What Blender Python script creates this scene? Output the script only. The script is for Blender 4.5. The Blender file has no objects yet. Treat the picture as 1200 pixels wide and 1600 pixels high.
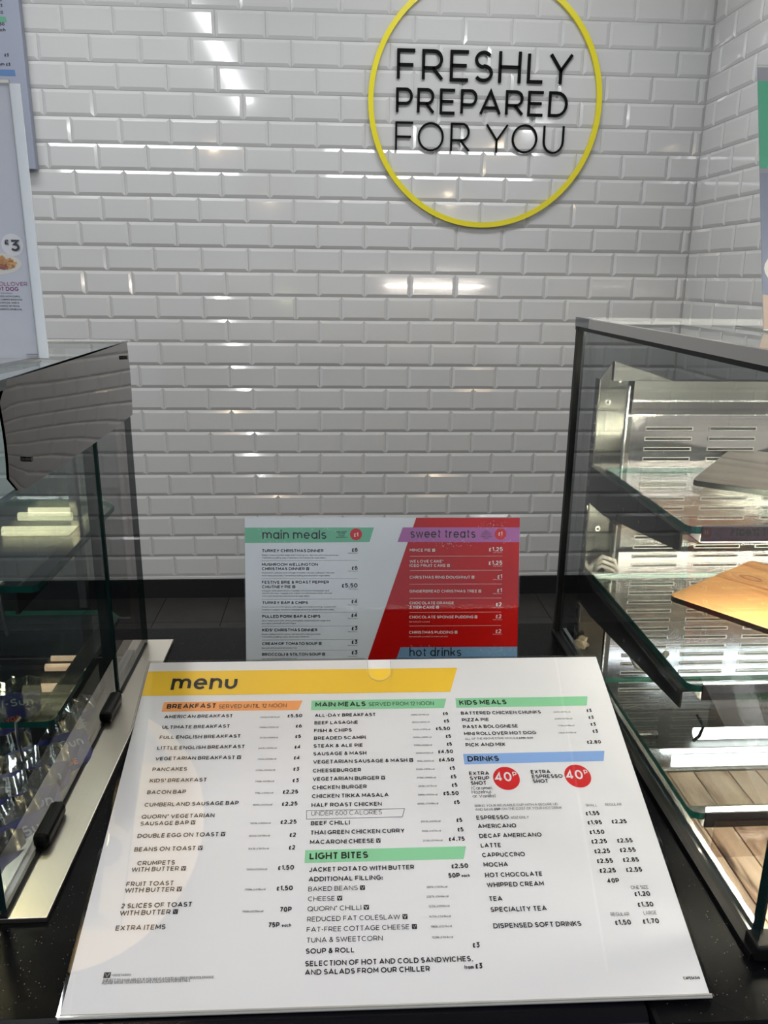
import bpy, bmesh, math, random
from mathutils import Vector, Matrix
from math import pi, sin, cos, radians as R
random.seed(7)
SC = bpy.context.scene
COL = SC.collection
# ---------------------------------------------------------------- camera, world, lights, exposure
cam = bpy.data.objects.new('camera', bpy.data.cameras.new('camera'))
COL.objects.link(cam)
YAW, PITCH, ROLL = 0.06131, 0.28707, 0.01157
fw = Vector((sin(YAW) * cos(PITCH), cos(YAW) * cos(PITCH), -sin(PITCH)))
rt = Vector((cos(YAW), -sin(YAW), 0)); up = rt.cross(fw)
rt2 = rt * cos(ROLL) + up * sin(ROLL); up2 = -rt * sin(ROLL) + up * cos(ROLL)
cam.matrix_world = Matrix(((rt2.x, up2.x, -fw.x, 0), (rt2.y, up2.y, -fw.y, 0), (rt2.z, up2.z, -fw.z, 1.5), (0, 0, 0, 1)))
cam.data.sensor_fit = 'VERTICAL'; cam.data.sensor_height = 24; cam.data.sensor_width = 18
cam.data.lens = 24 * 1250 / 1600
cam.data.clip_start = .02
SC.camera = cam
SC.view_settings.view_transform = 'Standard'; SC.view_settings.look = 'None'
SC.view_settings.gamma = 1; SC.view_settings.use_curve_mapping = False
SC.view_settings.exposure = 0.0
w = bpy.data.worlds.new('World'); SC.world = w; w.use_nodes = True
w.node_tree.nodes['Background'].inputs[0].default_value = (.62, .68, .80, 1)
w.node_tree.nodes['Background'].inputs[1].default_value = .60

def area(name, loc, sx, sy, power, col, rot=(0, 0, 0)):
    l = bpy.data.lights.new(name, 'AREA'); l.shape = 'RECTANGLE'; l.size = sx; l.size_y = sy
    l.energy = power; l.color = col
    o = bpy.data.objects.new(name, l); o.location = loc; o.rotation_euler = rot; COL.objects.link(o)
    return o
# ceiling lights: a panel by the tiled wall, a long strip running over the counter, a square panel on the customer side, plus added fill panels
CEIL = 3.0
PANELS = [(.55, 2.80, 1.2, .3, 12.5, (.97, .985, 1)), (-1.05, 2.80, 1.0, .3, 11, (.97, .985, 1)), (-.80, .60, .075, 2.8, 33, (.97, .985, 1)), (1.94, -1.85, .45, .45, 30, (.97, .98, 1)),  # second panel added to brighten the left of the wall
          (-3.2, -1.0, .6, .6, 60, (.96, .98, 1)), (3.4, -.9, .6, .6, 66, (1, .985, .96))]  # outer customer-side panels: unseen, added to light the menu
for px, py, sx, sy, e, c in PANELS:
    area('ceiling_panel_light', (px, py, CEIL - .03), sx, sy, e, c)

# ---------------------------------------------------------------- materials
def lin(c):
    return tuple((x / 255 / 12.92) if x / 255 <= .04045 else ((x / 255 + .055) / 1.055) ** 2.4 for x in c)
def pbr(name, col, rough=.5, metal=0, coat=0, spec=.5, emit=None, es=0, bump=None, var=None):
    m = bpy.data.materials.new(name); m.use_nodes = True
    nt = m.node_tree; b = nt.nodes['Principled BSDF']
    b.inputs['Base Color'].default_value = (*col, 1); b.inputs['Roughness'].default_value = rough
    b.inputs['Metallic'].default_value = metal; b.inputs['Coat Weight'].default_value = coat
    b.inputs['Coat Roughness'].default_value = .04
    b.inputs['Specular IOR Level'].default_value = spec
    if emit: b.inputs['Emission Color'].default_value = (*emit, 1); b.inputs['Emission Strength'].default_value = es
    tc = nt.nodes.new('ShaderNodeTexCoord')
    def noise(scale, detail=3):
        mp = nt.nodes.new('ShaderNodeMapping'); nt.links.new(tc.outputs['Object'], mp.inputs[0])
        mp.inputs['Scale'].default_value = scale
        n = nt.nodes.new('ShaderNodeTexNoise'); n.inputs['Scale'].default_value = 1; n.inputs['Detail'].default_value = detail
        nt.links.new(mp.outputs[0], n.inputs['Vector']); return n
    if bump:
        n = noise(bump[0]); bp = nt.nodes.new('ShaderNodeBump'); bp.inputs['Strength'].default_value = bump[1]
        bp.inputs['Distance'].default_value = bump[2] if len(bump) > 2 else .002
        nt.links.new(n.outputs[0], bp.inputs['Height']); nt.links.new(bp.outputs[0], b.inputs['Normal'])
    if var:
        n = noise(var[0], 5); r = nt.nodes.new('ShaderNodeValToRGB')
        r.color_ramp.elements[0].color = (*col, 1); r.color_ramp.elements[1].color = (*var[1], 1)
        r.color_ramp.elements[0].position = var[2] if len(var) > 2 else .35; r.color_ramp.elements[1].position = var[3] if len(var) > 3 else .65
        nt.links.new(n.outputs[0], r.inputs[0]); nt.links.new(r.outputs[0], b.inputs['Base Color'])
    return m
def glass(name, tint, f0=.04, rough=0.0, fmax=.96):
    m = bpy.data.materials.new(name); m.use_nodes = True; nt = m.node_tree; nt.nodes.clear()
    o = nt.nodes.new('ShaderNodeOutputMaterial'); mx = nt.nodes.new('ShaderNodeMixShader')
    t = nt.nodes.new('ShaderNodeBsdfTransparent'); t.inputs[0].default_value = (*tint, 1)
    g = nt.nodes.new('ShaderNodeBsdfGlossy'); g.inputs['Roughness'].default_value = rough; g.inputs[0].default_value = (1, 1, 1, 1)
    lw = nt.nodes.new('ShaderNodeLayerWeight'); lw.inputs[0].default_value = .5
    p = nt.nodes.new('ShaderNodeMath'); p.operation = 'POWER'; p.inputs[1].default_value = 5
    a = nt.nodes.new('ShaderNodeMath'); a.operation = 'MULTIPLY_ADD'; a.inputs[1].default_value = fmax; a.inputs[2].default_value = f0
    nt.links.new(lw.outputs['Facing'], p.inputs[0]); nt.links.new(p.outputs[0], a.inputs[0]); nt.links.new(a.outputs[0], mx.inputs[0])
    nt.links.new(t.outputs[0], mx.inputs[1]); nt.links.new(g.outputs[0], mx.inputs[2]); nt.links.new(mx.outputs[0], o.inputs[0])
    return m
def wood(name, c1, c2, dark, sx, sy, rough=.45, knot=None):
    m = bpy.data.materials.new(name); m.use_nodes = True; nt = m.node_tree; b = nt.nodes['Principled BSDF']
    b.inputs['Roughness'].default_value = rough
    tc = nt.nodes.new('ShaderNodeTexCoord'); mp = nt.nodes.new('ShaderNodeMapping'); mp.inputs['Scale'].default_value = (sx, sy, 20)
    oi = nt.nodes.new('ShaderNodeObjectInfo'); ad = nt.nodes.new('ShaderNodeVectorMath')
    ml = nt.nodes.new('ShaderNodeMath'); ml.operation = 'MULTIPLY'; ml.inputs[1].default_value = 3
    nt.links.new(oi.outputs['Random'], ml.inputs[0]); nt.links.new(tc.outputs['Object'], ad.inputs[0]); nt.links.new(ml.outputs[0], ad.inputs[1])
    nt.links.new(ad.outputs[0], mp.inputs[0])
    n = nt.nodes.new('ShaderNodeTexNoise'); n.inputs['Scale'].default_value = 1; n.inputs['Detail'].default_value = 6; n.inputs['Distortion'].default_value = .6
    nt.links.new(mp.outputs[0], n.inputs['Vector'])
    r = nt.nodes.new('ShaderNodeValToRGB'); e = r.color_ramp.elements
    e[0].position = .28; e[0].color = (*dark, 1); e[1].position = .42; e[1].color = (*c1, 1)
    x = e.new(.7); x.color = (*c2, 1)
    nt.links.new(n.outputs[0], r.inputs[0])
    out = r.outputs[0]
    if knot:
        sb = nt.nodes.new('ShaderNodeVectorMath'); sb.operation = 'SUBTRACT'; sb.inputs[1].default_value = knot
        sc = nt.nodes.new('ShaderNodeVectorMath'); sc.operation = 'MULTIPLY'; sc.inputs[1].default_value = (1.0, 1.7, 0)
        ln = nt.nodes.new('ShaderNodeVectorMath'); ln.operation = 'LENGTH'
        nt.links.new(tc.outputs['Object'], sb.inputs[0]); nt.links.new(sb.outputs[0], sc.inputs[0]); nt.links.new(sc.outputs[0], ln.inputs[0])
        k = nt.nodes.new('ShaderNodeValToRGB'); q = k.color_ramp.elements
        q[0].position = .0; q[0].color = (.55, .55, .55, 1); q[1].position = 1; q[1].color = (0, 0, 0, 1)
        for p_, v in ((.006, .1), (.010, .9), (.012, .9), (.015, .15), (.022, .35), (.027, 0)):
            t_ = q.new(p_); t_.color = (v, v, v, 1)
        nt.links.new(ln.outputs['Value'], k.inputs[0])
        mx = nt.nodes.new('ShaderNodeMixRGB'); mx.inputs[2].default_value = (*dark, 1)
        nt.links.new(k.outputs[0], mx.inputs[0]); nt.links.new(out, mx.inputs[1]); out = mx.outputs[0]
    nt.links.new(out, b.inputs['Base Color'])
    return m
def granite():
    m = bpy.data.materials.new('black_granite'); m.use_nodes = True; nt = m.node_tree; b = nt.nodes['Principled BSDF']
    tc = nt.nodes.new('ShaderNodeTexCoord')
    v = nt.nodes.new('ShaderNodeTexVoronoi'); v.inputs['Scale'].default_value = 420
    nt.links.new(tc.outputs['Object'], v.inputs['Vector'])
    lt = nt.nodes.new('ShaderNodeMath'); lt.operation = 'LESS_THAN'; lt.inputs[1].default_value = .15
    nt.links.new(v.outputs['Distance'], lt.inputs[0])
    sp = nt.nodes.new('ShaderNodeSeparateColor'); nt.links.new(v.outputs['Color'], sp.inputs[0])
    gt = nt.nodes.new('ShaderNodeMath'); gt.operation = 'GREATER_THAN'; gt.inputs[1].default_value = .72; nt.links.new(sp.outputs[0], gt.inputs[0])
    mu = nt.nodes.new('ShaderNodeMath'); mu.operation = 'MULTIPLY'; nt.links.new(lt.outputs[0], mu.inputs[0]); nt.links.new(gt.outputs[0], mu.inputs[1])
    rp = nt.nodes.new('ShaderNodeValToRGB'); rp.color_ramp.elements[0].color = (.04, .04, .04, 1); rp.color_ramp.elements[1].color = (.17, .15, .11, 1)
    nt.links.new(sp.outputs[1], rp.inputs[0])
    mx = nt.nodes.new('ShaderNodeMixRGB'); mx.inputs[1].default_value = (.0022, .0022, .003, 1)
    nt.links.new(mu.outputs[0], mx.inputs[0]); nt.links.new(rp.outputs[0], mx.inputs[2]); nt.links.new(mx.outputs[0], b.inputs['Base Color'])
    b.inputs['Roughness'].default_value = .26; b.inputs['Specular IOR Level'].default_value = .05
    return m
M = {}
M['tile'] = pbr('white_glazed_tile', (.56, .56, .55), .10, coat=.5, bump=((30, 30, 30), .06, .002))
M['grout'] = pbr('pale_grout', (.48, .48, .46), .9)
M['ceiling'] = pbr('dark_ceiling_tile', (.10, .10, .11), .8, bump=((60, 60, 60), .1))
M['paint'] = pbr('white_paint', (.6, .6, .6), .8, bump=((60, 60, 60), .1))
M['skirting'] = pbr('black_skirting', (.006, .006, .007), .5, bump=((40, 40, 40), .1))
M['floor'] = pbr('dark_floor_tile', (.020, .019, .018), .5, var=((14, 14, 14), (.028, .026, .024)))
M['floor_grout'] = pbr('floor_grout', (.07, .066, .062), .9)
M['granite'] = granite()
M['granite_nose'] = pbr('polished_granite_edge', (.004, .004, .006), .16, spec=.55)
M['body'] = pbr('black_laminate', (.01, .01, .012), .5)
M['yellow'] = pbr('yellow_acrylic', lin((222, 208, 30)), .35)
M['black'] = pbr('black_plastic', (.002, .002, .002), .6, spec=.1)
M['rubber'] = pbr('black_rubber', (.004, .004, .004), .5, spec=.2)
M['steel'] = pbr('brushed_steel', (.52, .51, .49), .30, 1, bump=((8, 900, 900), .06, .001))
M['steel_side'] = pbr('brushed_steel_plinth', (.56, .52, .44), .33, 1, bump=((300, 20, 300), .08, .001))
M['plate'] = pbr('dull_steel_plate', (.11, .11, .10), .22, 1, bump=((3, 300, 300), .05, .001))
M['mirror'] = pbr('polished_steel', (.28, .27, .262), .045, 1)
M['panel'] = pbr('satin_steel_panel', (.42, .41, .42), .20, 1, bump=((3, 500, 500), .05, .001))
M['dark_steel'] = pbr('dark_bracket_steel', (.10, .10, .095), .38, 1)
M['bright'] = pbr('bright_steel_edge', (.85, .85, .82), .25, 1)
M['rail'] = pbr('dark_shelf_rail', (.05, .045, .05), .4)
M['glass_end'] = glass('tinted_side_glass', (.58, .60, .598), .02, fmax=.8)
M['glass_smoke'] = glass('smoked_side_glass', (.66, .64, .64), .02, fmax=.5)
M['glass_clear'] = glass('clear_case_glass', (.93, .955, .945), .03)
M['glass_door'] = glass('mirrored_door_glass', (.85, .88, .86), .10)
M['glass_shelf'] = glass('shelf_glass', (.95, .968, .957), .03)
M['glass_edge'] = pbr('green_glass_edge', (.008, .15, .115), .12, coat=.6)
M['slot_rim'] = pbr('pale_slot_rim', (.85, .83, .78), .4)
M['glass_edge_dark'] = pbr('dark_glass_edge', (.004, .014, .014), .12, coat=.6)
M['acrylic'] = glass('clear_acrylic', (.985, .985, .985), .035)
M['acrylic_edge'] = glass('acrylic_edge', (.75, .74, .72), .05)
M['acrylic_lip'] = pbr('pale_acrylic_lip', (.42, .41, .38), .2, coat=.5)
M['ticket'] = glass('clear_ticket_strip', (.86, .82, .80), .05)
M['paper'] = pbr('white_card', (.77, .77, .785), .5)
M['paper_blue'] = pbr('cool_white_card', (.58, .61, .67), .5)
M['paper_frame'] = pbr('plastic_frame_white', (.74, .79, .83), .35)
M['ink'] = pbr('black_ink', (.008, .007, .008), .45)
M['ink_white'] = pbr('white_ink', (.8, .72, .7), .5)
M['p_yellow'] = pbr('print_yellow', lin((243, 200, 50)), .5)
M['p_orange'] = pbr('print_orange', lin((245, 165, 95)), .5)
M['p_green'] = pbr('print_green', lin((140, 208, 160)), .5)
M['p_blue'] = pbr('print_blue', lin((135, 172, 225)), .5)
M['p_red'] = pbr('print_red', lin((205, 20, 25)), .5)
M['a_green'] = pbr('card_green', lin((112, 190, 155)), .5)
M['a_red'] = pbr('card_red', lin((185, 8, 4)), .5, spec=.2)
M['a_purple'] = pbr('card_purple', lin((175, 105, 170)), .5)
M['a_blue'] = pbr('card_blue', lin((115, 155, 190)), .5)
M['ink_purple'] = pbr('purple_ink', lin((150, 50, 120)), .5)
M['b_green'] = pbr('poster_green', lin((95, 180, 145)), .5)
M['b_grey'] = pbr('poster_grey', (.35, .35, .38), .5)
M['w_green'] = pbr('board_green', lin((85, 150, 120)), .5)
M['w_blue'] = pbr('board_blue', lin((80, 115, 160)), .5)
M['w_paper'] = pbr('wall_board_paper', (.27, .295, .37), .6)
M['cream'] = pbr('cream_china', (.75, .72, .65), .4)
M['chip'] = pbr('golden_chips', lin((222, 172, 100)), .6, var=((90, 90, 90), lin((190, 130, 65))))
M['chip_dark'] = pbr('browned_chips', lin((165, 105, 45)), .6)
M['sausage'] = pbr('sausage_brown', lin((150, 70, 50)), .5)
M['foil'] = pbr('silver_foil', (.80, .82, .84), .16, 1, bump=((38, 38, 38), .5, .005))
M['blue_foil'] = pbr('blue_pouch_film', (.035, .045, .25), .25, coat=.5, bump=((45, 45, 45), .5, .004))
M['blue_foil_dark'] = pbr('dark_blue_film', (.008, .01, .05), .3, coat=.4, bump=((45, 45, 45), .5, .004))
M['pale_ink'] = pbr('pale_blue_ink', (.35, .42, .6), .4)
M['orange_ink'] = pbr('orange_print', lin((230, 90, 40)), .4)
M['tube'] = pbr('glowing_tube', (1, 1, 1), .5, emit=(1, .89, .70), es=215)
M['tube_upper'] = pbr('glowing_upper_tube', (1, 1, 1), .5, emit=(1, .89, .70), es=600)
M['tube_low'] = pbr('glowing_deck_tube', (1, 1, 1), .5, emit=(1, .88, .70), es=118)
M['tube_fill'] = pbr('glowing_fill_tube', (1, 1, 1), .5, emit=(1, .92, .8), es=190)
M['tube_cool'] = pbr('glowing_cool_tube', (1, 1, 1), .5, emit=(.93, .97, 1), es=30)
M['tube_hot'] = pbr('glowing_yellow_tube', (1, 1, 1), .5, emit=(1, .88, .50), es=150)
M['glint_yellow'] = pbr('yellow_reflection_glow', (1, 1, 1), .5, emit=(1, .93, .55), es=2.1)
M['glint_salmon'] = pbr('salmon_reflection_glow', (1, 1, 1), .5, emit=(1, .62, .38), es=1.6)
M['lamp'] = pbr('glowing_ceiling_panel', (1, 1, 1), .5, emit=(1, 1, 1), es=3.5)
M['bulb'] = pbr('glowing_bulb', (1, 1, 1), .5, emit=(1, .82, .5), es=14)
M['shade_in'] = pbr('warm_shade_lining', (.85, .75, .58), .45)
M['cable'] = pbr('grey_cable', (.40, .40, .36), .5)
M['white_cable'] = pbr('white_cable', (.75, .70, .6), .5)
M['deck'] = wood('limed_oak_print', lin((178, 152, 132)), lin((208, 188, 170)), lin((66, 48, 38)), 75, 7, .45)
M['board_grey'] = wood('grey_weathered_board', lin((145, 130, 120)), lin((180, 166, 152)), lin((92, 78, 68)), 7, 40, .35)
M['board_warm'] = wood('warm_oak_board', lin((240, 178, 112)), lin((250, 196, 128)), lin((150, 85, 45)), 4, 42, .4, knot=(.031, .127, 0))
M['dust'] = pbr('sticky_residue', (.5, .42, .3), .9)

# ---------------------------------------------------------------- helpers
def tag(o, label=None, cat=None, group=None, kind=None):
    if label: o['label'] = label
    if cat: o['category'] = cat
    if group: o['group'] = group
    if kind: o['kind'] = kind
    return o
def empty(name, loc=(0, 0, 0), mat=None):
    o = bpy.data.objects.new(name, None); COL.objects.link(o); o.empty_display_size = .05
    if mat is not None: o.matrix_world = mat
    else: o.location = loc
    return o
class MB:
    def __init__(s): s.v = []; s.f = []; s.m = []
    def face(s, pts, mi=0):
        i = len(s.v); s.v += [tuple(p) for p in pts]; s.f.append(tuple(range(i, i + len(pts)))); s.m.append(mi)
    def box(s, a, b, mi=0, mis=None):
        (x0, y0, z0), (x1, y1, z1) = a, b; i = len(s.v)
        s.v += [(x0, y0, z0), (x1, y0, z0), (x1, y1, z0), (x0, y1, z0), (x0, y0, z1), (x1, y0, z1), (x1, y1, z1), (x0, y1, z1)]
        F = [(0, 3, 2, 1), (4, 5, 6, 7), (0, 1, 5, 4), (1, 2, 6, 5), (2, 3, 7, 6), (3, 0, 4, 7)]  # -z +z -y +x +y -x
        for k, f in enumerate(F): s.f.append(tuple(i + q for q in f)); s.m.append(mis[k] if mis else mi)
    def prism(s, poly, z0, z1, mi=0, side=None, T=None):
        T = T or (lambda x, y, z: (x, y, z)); n = len(poly); i = len(s.v); side = mi if side is None else side
        s.v += [T(x, y, z0) for x, y in poly] + [T(x, y, z1) for x, y in poly]
        s.f.append(tuple(i + q for q in reversed(range(n)))); s.m.append(mi)
        s.f.append(tuple(i + n + q for q in range(n))); s.m.append(mi)
        for q in range(n): s.f.append((i + q, i + (q + 1) % n, i + n + (q + 1) % n, i + n + q)); s.m.append(side)
    def tube(s, path, r, n=8, mi=0, closed=False):
        path = [Vector(p) for p in path]; rings = []; N = len(path)
        for k, p in enumerate(path):
            d = (path[(k + 1) % N] - path[k - 1]) if closed else (path[min(k + 1, N - 1)] - path[max(k - 1, 0)])
            d.normalize(); a = d.orthogonal().normalized() if k == 0 else (rings_a - d * rings_a.dot(d)).normalized()
            rings_a = a; b = d.cross(a); i = len(s.v)
            s.v += [tuple(p + (a * cos(2 * pi * q / n) + b * sin(2 * pi * q / n)) * r) for q in range(n)]; rings.append(i)
        for k in range(N if closed else N - 1):
            a, b = rings[k], rings[(k + 1) % N]
            for q in range(n): s.f.append((a + q, a + (q + 1) % n, b + (q + 1) % n, b + q)); s.m.append(mi)
        if not closed:
            s.f.append(tuple(rings[0] + q for q in reversed(range(n)))); s.m.append(mi)
            s.f.append(tuple(rings[-1] + q for q in range(n))); s.m.append(mi)
    def lathe(s, prof, c=(0, 0, 0), n=40, mi=0):
        i = len(s.v)
        for r, z in prof: s.v += [(c[0] + r * cos(2 * pi * q / n), c[1] + r * sin(2 * pi * q / n), c[2] + z) for q in range(n)]
        for k in range(len(prof) - 1):
            for q in range(n): s.f.append((i + k * n + q, i + k * n + (q + 1) % n, i + (k + 1) * n + (q + 1) % n, i + (k + 1) * n + q)); s.m.append(mi)
    def build(s, name, mats, parent=None, smooth=False, off=None, bevel=0):
        me = bpy.data.meshes.new(name)
        vs = s.v if off is None else [(x - off[0], y - off[1], z - off[2]) for x, y, z in s.v]
        me.from_pydata(vs, [], s.f)
        for k in (mats if isinstance(mats, (list, tuple)) else [mats]): me.materials.append(M[k])
        me.polygons.foreach_set('material_index', s.m)
        if smooth: me.polygons.foreach_set('use_smooth', [True] * len(s.f))
        me.update()
        o = bpy.data.objects.new(name, me); COL.objects.link(o)
        if parent is not None: o.parent = parent
        if off is not None and parent is None: o.location = off
        if bevel:
            b = o.modifiers.new('bevel', 'BEVEL'); b.width = bevel; b.segments = 2; b.limit_method = 'ANGLE'; b.angle_limit = R(40)
        return o
def box(name, a, b, mat, parent=None, off=None, bevel=0, mis=None):
    m = MB(); m.box(a, b, mis=mis); return m.build(name, mat, parent, off=off, bevel=bevel)

# ---------------------------------------------------------------- stroke lettering
def A(cx, cy, rx, ry, a0, a1, n=None):
    n = n or max(3, int(abs(a1 - a0) / 18)); return [(cx + rx * cos(R(a0 + (a1 - a0) * k / n)), cy + ry * sin(R(a0 + (a1 - a0) * k / n))) for k in range(n + 1)]
X = .70  # x-height
def low_o(w): return [A(.5, X / 2, .5, X / 2, 0, 360)]
G = {
'A': (.88, [[(0, 0), (.5, 1), (1, 0)], [(.2, .27), (.8, .27)]]),
'B': (.66, [[(0, .5), (0, 1), (.55, 1)] + A(.6, .765, .32, .235, 90, -90) + [(0, .53)], [(0, .53), (0, 0), (.6, 0)] + A(.65, .265, .35, .265, -90, 90) + [(0, .53)]]),
'C': (.82, [A(.55, .5, .55, .5, 48, 312)]),
'D': (.80, [[(0, .5), (0, 1), (.4, 1)] + A(.42, .5, .58, .5, 90, -90) + [(0, 0), (0, .5)]]),
'E': (.60, [[(1, 1), (0, 1), (0, 0), (1, 0)], [(0, .51), (.9, .51)]]),
'F': (.58, [[(1, 1), (0, 1), (0, 0)], [(0, .49), (.9, .49)]]),
'G': (.86, [A(.53, .5, .53, .5, 48, 330) + [(1, .46), (.6, .46)]]),
'H': (.74, [[(0, 0), (0, 1)], [(1, 0), (1, 1)], [(0, .5), (1, .5)]]),
'I': (0, [[(0, 0), (0, 1)]]),
'J': (.5, [[(1, 1), (1, .35)] + A(.5, .32, .5, .32, 0, -150)]),
'K': (.70, [[(0, 0), (0, 1)], [(1, 1), (.05, .38)], [(.35, .6), (1, 0)]]),
'L': (.56, [[(0, 1), (0, 0), (1, 0)]]),
'M': (.86, [[(0, 0), (0, 1), (.5, .3), (1, 1), (1, 0)]]),
'N': (.76, [[(0, 0), (0, 1), (1, 0), (1, 1)]]),
'O': (.96, [A(.5, .5, .5, .5, 0, 360, 28)]),
'P': (.64, [[(0, 0), (0, 1), (.5, 1)] + A(.6, .69, .4, .31, 90, -90) + [(0, .38)]]),
'Q': (.96, [A(.5, .5, .5, .5, 0, 360, 28), [(.62, .28), (1, -.06)]]),
'R': (.68, [[(0, 0), (0, 1), (.5, 1)] + A(.58, .70, .38, .30, 90, -90) + [(0, .40)], [(.5, .40), (1, 0)]]),
'S': (.62, [A(.5, .74, .46, .26, 35, 265) + A(.5, .26, .5, .26, 85, -148)]),
'T': (.64, [[(0, 1), (1, 1)], [(.5, 1), (.5, 0)]]),
'U': (.72, [[(0, 1), (0, .42)] + A(.5, .42, .5, .42, 180, 360) + [(1, 1)]]),
'V': (.84, [[(0, 1), (.5, 0), (1, 1)]]),
'W': (1.24, [[(0, 1), (.25, 0), (.5, .95), (.75, 0), (1, 1)]]),
'X': (.74, [[(0, 1), (1, 0)], [(0, 0), (1, 1)]]),
'Y': (.76, [[(0, 1), (.5, .42), (1, 1)], [(.5, .42), (.5, 0)]]),
'Z': (.66, [[(0, 1), (1, 1), (0, 0), (1, 0)]]),
'0': (.64, [A(.5, .5, .5, .5, 0, 360)]), '1': (.26, [[(0, .85), (1, 1), (1, 0)]]),
'2': (.54, [A(.48, .7, .46, .3, 160, -25) + [(0, 0), (1, 0)]]),
'3': (.54, [[(.05, 1), (.95, 1), (.45, .62)] + A(.48, .31, .5, .31, 85, -150)]),
'4': (.64, [[(1, .25), (0, .25), (.7, 1), (.7, 0)]]),
'5': (.54, [[(.9, 1), (.15, 1), (.08, .55)] + A(.46, .32, .52, .32, 105, -148)]),
'6': (.58, [A(.5, .33, .5, .33, 0, 360), [(.03, .4), (.2, .8), (.85, 1)]]),
'7': (.54, [[(0, 1), (1, 1), (.35, 0)]]),
'8': (.56, [A(.5, .76, .42, .24, 0, 360), A(.5, .27, .5, .27, 0, 360)]),
'9': (.58, [A(.5, .67, .5, .33, 0, 360), [(.97, .6), (.8, .2), (.15, 0)]]),
'£': (.46, [A(.62, .54, .36, .26, 15, 180) + [(.26, .0)], [(0, 0), (1, 0)], [(0, .36), (.8, .36)]]),
'&': (.68, [[(1, 0), (.25, .72)] + A(.45, .83, .24, .17, 200, -30) + [(.12, .4)] + A(.4, .22, .38, .22, 150, 320) + [(1, .5)]]),
'.': (0, [[(0, 0), (0, .02)]]), ',': (.1, [[(1, .08), (0, -.14)]]), '/': (.34, [[(0, -.05), (1, 1.05)]]), '-': (.28, [[(0, .42), (1, .42)]]),
"'": (0, [[(0, 1), (0, .74)]]), ':': (0, [[(0, 0), (0, .05)], [(0, .5), (0, .55)]]), '*': (.16, [A(.5, .9, .5, .09, 0, 360, 8)]),
'(': (.2, [A(1, .45, 1, .65, 110, 250)]), ')': (.2, [A(0, .45, 1, .65, 70, -70)]), '=': (.3, [[(0, .4), (1, .4)], [(0, .62), (1, .62)]]),
'a': (.60, [A(.5, X / 2, .5, X / 2, 0, 360), [(1, X), (1, 0)]]), 'b': (.60, [A(.5, X / 2, .5, X / 2, 0, 360), [(0, 1.05), (0, 0)]]),
'c': (.56, [A(.55, X / 2, .55, X / 2, 45, 315)]), 'd': (.60, [A(.5, X / 2, .5, X / 2, 0, 360), [(1, 1.05), (1, 0)]]),
'e': (.60, [[(.03, X / 2), (1, X / 2)] + A(.5, X / 2, .5, X / 2, 0, 318)]),
'f': (.32, [[(.4, 0), (.4, .8)] + A(.85, .82, .45, .2, 180, 80), [(0, X), (1, X)]]),
'g': (.60, [A(.5, X / 2, .5, X / 2, 0, 360), [(1, X), (1, 0)] + A(.5, -.03, .5, .24, 0, -150)]),
'h': (.54, [[(0, 1.05), (0, 0)], [(0, .4)] + A(.5, .4, .5, .3, 180, 0) + [(1, 0)]]), 'i': (0, [[(0, 0), (0, X)], [(0, .96), (0, 1.02)]]),
'j': (.1, [[(.5, X), (.5, -.2)], [(.5, .96), (.5, 1.02)]]), 'k': (.52, [[(0, 0), (0, 1.05)], [(1, X), (.05, .25)], [(.35, .42), (1, 0)]]),
'l': (0, [[(0, 0), (0, 1.05)]]),
'm': (.96, [[(0, X), (0, 0)], [(0, .42)] + A(.25, .42, .25, .28, 180, 0) + [(.5, 0)], [(.5, .42)] + A(.75, .42, .25, .28, 180, 0) + [(1, 0)]]),
'n': (.54, [[(0, X), (0, 0)], [(0, .4)] + A(.5, .4, .5, .3, 180, 0) + [(1, 0)]]),
'o': (.62, [A(.5, X / 2, .5, X / 2, 0, 360)]), 'p': (.60, [A(.5, X / 2, .5, X / 2, 0, 360), [(0, X), (0, -.28)]]),
'q': (.60, [A(.5, X / 2, .5, X / 2, 0, 360), [(1, X), (1, -.28)]]), 'r': (.30, [[(0, X), (0, 0)], [(0, .35)] + A(1, .32, 1, .38, 180, 90)]),
's': (.46, [A(.5, .52, .46, .18, 30, 262) + A(.5, .17, .5, .18, 85, -150)]),
't': (.32, [[(.38, .95), (.38, .18)] + A(.85, .2, .46, .2, 180, 280), [(0, X), (1, X)]]),
'u': (.54, [[(0, X), (0, .3)] + A(.5, .3, .5, .3, 180, 360) + [(1, X)]]), 'v': (.56, [[(0, X), (.5, 0), (1, X)]]),
'w': (.86, [[(0, X), (.25, 0), (.5, .66), (.75, 0), (1, X)]]), 'x': (.52, [[(0, X), (1, 0)], [(0, 0), (1, X)]]),
'y': (.56, [[(0, X), (.5, 0)], [(1, X), (.5, 0), (.3, -.28)]]), 'z': (.48, [[(0, X), (1, X), (0, 0), (1, 0)]]),
}
TRACK = .15
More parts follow.
